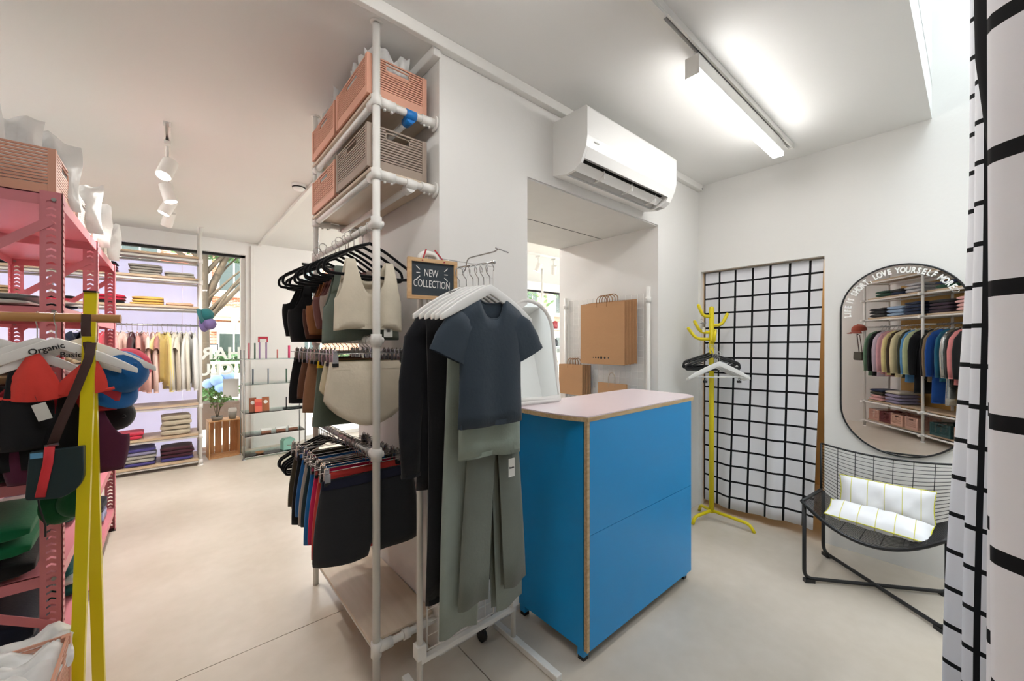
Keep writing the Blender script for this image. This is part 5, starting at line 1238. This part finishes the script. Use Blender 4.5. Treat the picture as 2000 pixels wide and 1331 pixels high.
# ================================================================ wooden crate with plants in the window
wc = thing('wooden_crate', 'slatted pine crate standing on end beside the window, open to the room', 'crate', (.335, 5.90, 0), .06)
def slat(x0, x1, y0, y1, z0, z1): MB().box(x0, x1, y0, y1, z0, z1).build('slat', M_pine, wc)
for k in range(3):
    for x in (0, .315): slat(x, x+.012, .0+.085*k, .068+.085*k, 0, .45)
for k in range(4): slat(.014+.077*k, .080+.077*k, .245, .257, .012, .438)
for k in range(3):
    slat(.012, .315, .0+.085*k, .068+.085*k, 0, .012); slat(.012, .315, .0+.085*k, .068+.085*k, .438, .45)
for x in (.013, .300): MB().box(x, x+.014, .225, .2445, .013, .437).build('corner_batten', M_pine, wc)
pp = thing('potted_twig_plant', 'sparse leafy twig plant in a grey dish on the pine crate', 'plant', (.42, 5.98, .451)); M_pot = mat('grey_ceramic', '#8a857c', .7); M_stem = mat('stem', '#5a5238', .8); M_leaf = mat('leaf_green', '#5f7a3a', .6, 0, .25, 5)
MB().lathe([(0, 0), (.05, 0), (.062, .045), (.058, .047), (.048, .01), (0, .01)], 16).build('pot', M_pot, pp)
for k in range(6):
    a = 2*PI*k/6+.3; h_ = R.uniform(.22, .36); tip = V(math.cos(a)*.09, math.sin(a)*.05, h_); MB().tube([(0, 0, .01), tip*.5+V(0, 0, .05), tip], .003, 5).build('stem', M_stem, pp)
    m = MB()
    for j in range(9):
        c = tip*R.uniform(.45, 1.0)+V(R.uniform(-.03, .03), R.uniform(-.02, .02), R.uniform(0, .03)); d = V(R.uniform(-1, 1), R.uniform(-.5, .5), R.uniform(-.2, 1)).normalized()*.035; s = d.cross(V(0, 1, .3)).normalized()*.009
        m.add([c, c+d*.5+s, c+d, c+d*.5-s], [(0, 1, 2, 3)])
    m.build('leaves', M_leaf, pp)['kind'] = 'stuff'
vp = thing('ceramic_pot', 'pale grey stacked ceramic pots on the right of the pine crate', 'pot', (.575, 5.99, .451)); MB().lathe([(0, 0), (.034, 0), (.045, .085), (.041, .085), (.03, .01), (0, .01)], 16).build('lower_pot', M_pot, vp); MB().lathe([(.030, .02), (.046, .10), (.040, .13), (.036, .13), (.028, .04)], 16).build('upper_pot', mat('pale_ceramic', '#c9c4bb', .6), vp)
pc_ = MB().box(-.085, .085, -.001, .001, -.12, .12).build('window_notice', mat('notice_paper', '#d8d6d0', .8)); place(pc_, (.585, 6.275, .80)); tag(pc_, 'blank pale notice sheet fixed to the window glass', 'notice')
# ================================================================ rear rack seen in the wall mirror
rzr = math.atan2(dv.y, dv.x)
pole_rack('white pole rack of coats behind the viewer, seen in the wall mirror', (RA.x, RA.y, 0), rzr, [0, 1.10, 2.2], -.36, (2.38, 2.10, 1.78, .44, .122), 1.645, top=ZR)
def rk(s, z_, cols, what, note, w=.28, d=.30, h=.050): p = rear(s, -.17, z_+.011); stack(what, note, p, rzr+PI, cols, w, d, h, 'folded clothes on the rear rack')
DB = ('dark blue', '#1d2c4a'); LB = ('light blue', '#8fa8c4'); CH = ('charcoal', '#2a2a2c'); LG = ('light grey', '#b8b8bc'); FG = ('forest green', '#1f4a38'); OL = ('dark olive', '#33321f'); AU = ('aubergine', '#3a2a38'); BP = ('baby pink', '#d9a8a4')
rk(.33, 2.10, [FG, FG], 'jumpers', 'reflected left on the upper rear shelf'); rk(.60, 2.10, [DB, CH], 'jumpers', 'reflected mid upper rear shelf', .24); rk(.88, 2.10, [LG]*3, 'jumpers', 'reflected beside the upper rear post', .26); rk(1.40, 2.10, [FG, DB], 'jumpers', 'reflected right on the upper rear shelf', .34); rk(1.75, 2.10, [DB, FG], 'jumpers', 'reflected at the upper rear shelf end', .3)
rk(.22, 1.78, [CH]*3, 'trousers', 'reflected left on the middle rear shelf', .34); rk(.57, 1.78, [LB]*3, 'jeans', 'reflected mid middle rear shelf', .3); rk(.88, 1.78, [DB]*4, 'jeans', 'reflected beside the middle rear post', .28); rk(1.32, 1.78, [AU, AU, AU, CH], 'jumpers', 'reflected right on the middle rear shelf', .32); rk(1.68, 1.78, [BP]*4, 'jumpers', 'reflected at the middle rear shelf end', .28)
rk(.2, .44, [BP, BP, OL, DB], 'tops', 'reflected left on the low rear shelf', .28); rk(.52, .44, [LVs, LVs, LVs, CR], 'tops', 'reflected mid low rear shelf', .28)
for i, (s, hx, nm) in enumerate(((.17, '#c99a88', 'blush'), (.40, '#6a2a2c', 'maroon'), (.62, '#d0a692', 'pale coral'), (.88, '#c8a090', 'coral'), (1.33, '#1f4446', 'dark green'), (1.68, '#c49a86', 'sand'))):
    crate('%s slatted storage crate on the bottom of the rear rack' % nm, rear(s, -.17, .1345), rzr, mat('crate_'+nm.replace(' ', '_'), hx, .55), .215 if s < 1 else .30, .30, .17, 'storage_crate', 'storage crates on the rear rack', 9)
rs = [('sage green', '#6a8a72', 'long', .62), ('black', '#18181a', 'long', .62), ('lilac', '#c8bac8', 'long', .62), ('rose pink', '#d8a8ae', 'long', .58), ('dusty rose', '#cf9c9c', 'long', .60), ('pale yellow', '#e6d79a', 'long', .58), ('brown', '#4a3c2c', 'long', .58), ('cream', '#dcd2a8', 'long', .60), ('dark olive', '#3a3d2c', 'long', .6), ('sky blue', '#5f98cc', 'long', .66), ('pale green', '#b9c49a', 'long', .5), ('ink black', '#121418', 'long', .80),
      ('jet black', '#141414', 'long', .6), ('khaki', '#7d6a50', 'long', .62), ('royal blue', '#1c4a92', 'long', .9), ('petrol blue', '#22607c', 'long', .6), ('silver', '#b4b6b4', 'long', .9), ('graphite', '#2c2e2c', 'long', .66), ('salmon pink', '#dc8a8a', 'long', .62), ('anthracite', '#1e1e20', 'long', .85)]
for i, (nm, hx, slv, h_) in enumerate(rs):
    s = .14+.078*i+(.06 if i > 11 else 0); p = rear(s, -.162, 1.645+.011); rz = rzr+PI/2+R.uniform(-.2, .2)
    hanger('slim', 'white hanger of the %s coat on the rear rack' % nm, p, rz, .34, 'hangers on the rear rack', drop=.06)
    m_ = mat('silver_foil', '#b8bab8', .25, .8, .1, 8, .4, 20) if nm == 'silver' else None
    garment('shirt', '%s coat hanging on the rear rack reflected in the mirror' % nm, (p[0], p[1], p[2]-.0), rz, hx, w=.38, h=h_+.10, t=.034, sleeve=slv, group='coats on the rear rack', name='coat', cat='coat', m=m_)
cap_('terracotta cap with dark band hanging on the rear rack post', rear(-.03, .06, 1.58), 0, '#9a4a38', .10, (math.radians(10), 0, rzr+PI), 'bags and caps on the rear rack post')

rb_ = thing('shoulder_bag', 'dark olive pouch bag hanging below the terracotta cap on the rear rack', 'bag', rear(-.05, .05, 1.45), rzr+PI)
ribbon([(.05, 0, .08), (.02, 0, -.10), (.0, 0, -.22)], .02).build('strap', M_strap, rb_); ribbon([(-.07, 0, -.22), (.0, .01, .06), (.05, 0, .08)], .016).build('strap', M_strap, rb_)
MB().prism(roundpoly([(-.09, -.22), (.09, -.22), (.10, -.36), (-.10, -.36)], [.01, .01, .04, .04]), -.03, .03, 'xz').build('body', mat('olive_nylon', '#3c3a2c', .6), rb_, bevel=.01)
# ================================================================ the street
gr = MB().box(-60, 80, 6.40, 60, -.25, -.15).build('street_ground', mat('asphalt', '#9a968e', .9, 0, .1, 1)); struct(gr)
struct(MB().box(-60, 80, 6.40, 9.6, -.15, -.03).build('pavement', mat('paving', '#c8c0b2', .85, 0, .08, 2)))
struct(MB().box(-60, 80, 16.5, 24, -.15, -.0).build('pavement_opposite', mat('paving2', '#cfc6b6', .85, 0, .08, 2)))
bm = bpy.data.materials.new('red_brick'); bm.use_nodes = True
def _brick(m):
    nt = m.node_tree; N = nt.nodes; L = nt.links; b = N['Principled BSDF']; b.inputs['Roughness'].default_value = .9
    tc = N.new('ShaderNodeTexCoord'); mp = N.new('ShaderNodeMapping'); mp.inputs['Rotation'].default_value = (PI/2, 0, 0)
    br = N.new('ShaderNodeTexBrick'); br.inputs['Scale'].default_value = 1; br.inputs['Brick Width'].default_value = .24; br.inputs['Row Height'].default_value = .075; br.inputs['Mortar Size'].default_value = .012
    br.inputs['Color1'].default_value = lin('#a4583c'); br.inputs['Color2'].default_value = lin('#8c4632'); br.inputs['Mortar'].default_value = lin('#b9a288')
    L.new(tc.outputs['Object'], mp.inputs[0]); L.new(mp.outputs[0], br.inputs['Vector']); L.new(br.outputs[0], b.inputs['Base Color'])
_brick(bm); M_stone = mat('cream_stone', '#cdbfa2', .85, 0, .08, 2); M_wd = mat('window_dark', '#2c3630', .15, 0, .2, 1); M_frw = mat('painted_frame', '#e6e0d2', .6)
bd = thing('brick_building', 'red brick townhouse with cream stone bands across the street', 'building', (0, 24, 0))
MB().box(-20, 44, 0, 4, 0, 9).build('brick_wall', bm, bd)
MB().box(-20, 44, -.35, 0, 2.62, 3.08).build('cornice', M_stone, bd); MB().box(-20, 44, -.22, 0, 2.45, 2.62).build('cornice', M_stone, bd)
MB().box(-20, 44, -.12, 0, 0, .42).build('plinth', M_stone, bd); MB().box(-20, 44, -.20, 0, 3.6, 3.82).build('sill_band', M_stone, bd)
for k in range(14):
    x0 = 1.77-4*3.4+3.4*k; x1 = x0+1.15
    for z0_, z1_, kind in ((.44, 1.80, 'ground'), (3.92, 5.9, 'upper')):
        w_ = MB().box(x0-.10, x1+.10, -.10, -.02, z0_-.06, z1_+.10).build('window', M_frw, bd)
        MB().box(x0, (x0+x1)/2-.03, -.125, -.101, z0_, z1_).build('pane', M_wd, w_); MB().box((x0+x1)/2+.03, x1, -.125, -.101, z0_, z1_).build('pane', M_wd, w_)
    MB().box(x0-.35, x1+.35, -.14, -.0, 1.90, 2.36).build('lintel', M_stone, bd)
    m = MB().prism([(x0+.45, 2.62), (x0+.75, 2.62), (x0+.70, 1.95), (x0+.50, 1.95)], -.34, -.14, 'xz')
    for s in (-.07, 0, .07): m.tube([(x0+.6+s, -.36, 2.6), (x0+.6+s*.8, -.38, 2.0)], .028, 6)
    m.build('keystone', M_stone, bd)
    MB().box(x0-.95, x0-.30, -.16, 0, 3.08, 9).build('pier', mat('render_cream', '#d8cdb6', .9), bd)
# balustrade and hedge before it
bl = thing('balustrade', 'low stone balustrade before the brick townhouse', 'balustrade', (0, 19.5, 0))
MB().box(-14, 36, -.12, .12, 0, .12).build('base', M_stone, bl); MB().box(-14, 36, -.12, .12, .52, .62).build('rail', M_stone, bl)
bme = MB().lathe([(.06, .12), (.05, .16), (.09, .26), (.05, .40), (.06, .52)], 8).mesh('baluster', M_stone)
for k in range(60): b_ = bpy.data.objects.new('baluster', bme); col.objects.link(b_); b_.parent = bl; b_.location = (-2+.25*k, 0, 0)
def leaves(c, r, n, size, seed):
    q = random.Random(seed); m = MB()
    for _ in range(n):
        a, b = q.uniform(0, 2*PI), math.acos(q.uniform(-1, 1)); k = q.random()**.45
        p = V(c[0]+r[0]*k*math.sin(b)*math.cos(a), c[1]+r[1]*k*math.sin(b)*math.sin(a), c[2]+r[2]*k*math.cos(b)); d = V(q.uniform(-1, 1), q.uniform(-1, 1), q.uniform(-1, 1)).normalized(); e = d.orthogonal().normalized(); s = size*q.uniform(.6, 1.2)
        m.add([p-d*s, p+e*s*.45, p+d*s, p-e*s*.45], [(0, 1, 2, 3)])
    return m
M_lf = mat('street_leaf', '#4d7030', .6, 0, .35, 3); M_lf2 = mat('hedge_leaf', '#34502a', .7, 0, .35, 3); M_bark = mat('bark', '#4c3f30', .9, 0, .25, 4, .5, 12)
hd = leaves((0, 0, .45), (9, .5, .5), 5000, .12, 3).build('hedge', M_lf2); place(hd, (4, 21.5, 0)); tag(hd, 'clipped dark green hedge behind the balustrade', 'hedge')
tr = thing('street_tree', 'bare limbed street tree with spreading branches outside the window', 'tree', (.48, 10.4, -.15))
MB().tube([(0, 0, 0), (.0, 0, 1.3), (-.02, 0, 2.6), (.0, 0, 4.2), (.1, .1, 6)], [.16, .14, .13, .11, .06], 10).build('trunk', M_bark, tr)
q = random.Random(5)
for (z0_, dx, dy, l, r_) in ((1.95, .85, -.1, 2.2, .055), (2.0, .75, .2, 2.0, .045), (2.1, .9, 0, 1.8, .04), (2.3, .42, .1, 2.2, .085), (2.35, .95, -.3, 1.6, .03), (2.9, .8, .1, 1.8, .05), (3.2, -.6, .2, 1.9, .05), (3.0, -.9, 0, 2.0, .05), (3.6, .3, -.4, 1.8, .04), (1.9, .65, -.3, 2.0, .03), (2.5, .7, .3, 1.7, .03)):
    d = V(dx, dy, .95).normalized(); p0 = V(0, 0, z0_); pts = [p0+d*l*t_+V(.05*math.sin(5*t_+z0_), 0, .10*t_*t_) for t_ in (0, .25, .5, .75, 1)]
    MB().tube(pts, [r_, r_*.85, r_*.7, r_*.5, r_*.25], 7).build('branch', M_bark, tr)
leaves((1.1, .2, 3.75), (1.6, 1.0, .55), 900, .09, 8).build('foliage', M_lf, tr)['kind'] = 'stuff'
leaves((-.4, .2, 4.2), (2.4, 1.4, .8), 1600, .09, 9).build('foliage', M_lf, tr)['kind'] = 'stuff'
for i, (x, y) in enumerate(((10.5, 11.5), (19.0, 12.5), (-6, 12))):
    t2 = thing('street_tree', ['leafy street tree seen through the far shop window', 'second leafy street tree farther down the street', 'leafy street tree behind the window rack'][i], 'tree', (x, y, -.15))
    MB().tube([(0, 0, 0), (.05, 0, 2), (0, 0, 4)], [.16, .13, .08], 8).build('trunk', M_bark, t2); leaves((0, 0, 4.4), (2.2, 2.0, 1.6), 1600, .13, 20+i).build('foliage', M_lf, t2)['kind'] = 'stuff'
# hydrangea in a planter just outside
hy = thing('hydrangea', 'blue hydrangea in a dark planter outside the window', 'plant', (.62, 8.3, -.03))
MB().box(-.25, .85, -.16, .16, 0, .42).build('planter', mat('planter_brown', '#5a463a', .8), hy)
leaves((0, 0, .6), (.32, .2, .28), 420, .05, 31).build('foliage', M_lf, hy)['kind'] = 'stuff'
leaves((.65, 0, .52), (.25, .16, .2), 260, .05, 33).build('foliage', M_lf, hy)['kind'] = 'stuff'
M_hyd = mat('hydrangea_blue', '#7d93b8', .9, 0, .2, 12)
for x, y, z_, r_ in ((-.05, -.16, .80, .10), (.10, -.12, .86, .10), (.0, -.18, .68, .09), (.16, -.15, .72, .08), (-.16, -.1, .74, .08)): MB().ball((x, y, z_), r_, 10, 7).build('flower_head', M_hyd, hy)
st_ = thing('street_sign', 'small white framed notice box on the brick pier across the street', 'sign', (1.42, 23.6, .35)); MB().box(-.28, .28, -.05, .05, 0, .95).build('case', M_dark, st_); MB().box(-.24, .24, -.06, -.051, .05, .90).build('sheet', M_tag, st_); MB().box(-.03, .03, -.02, .02, -.35, 0).build('post', M_dark, st_)
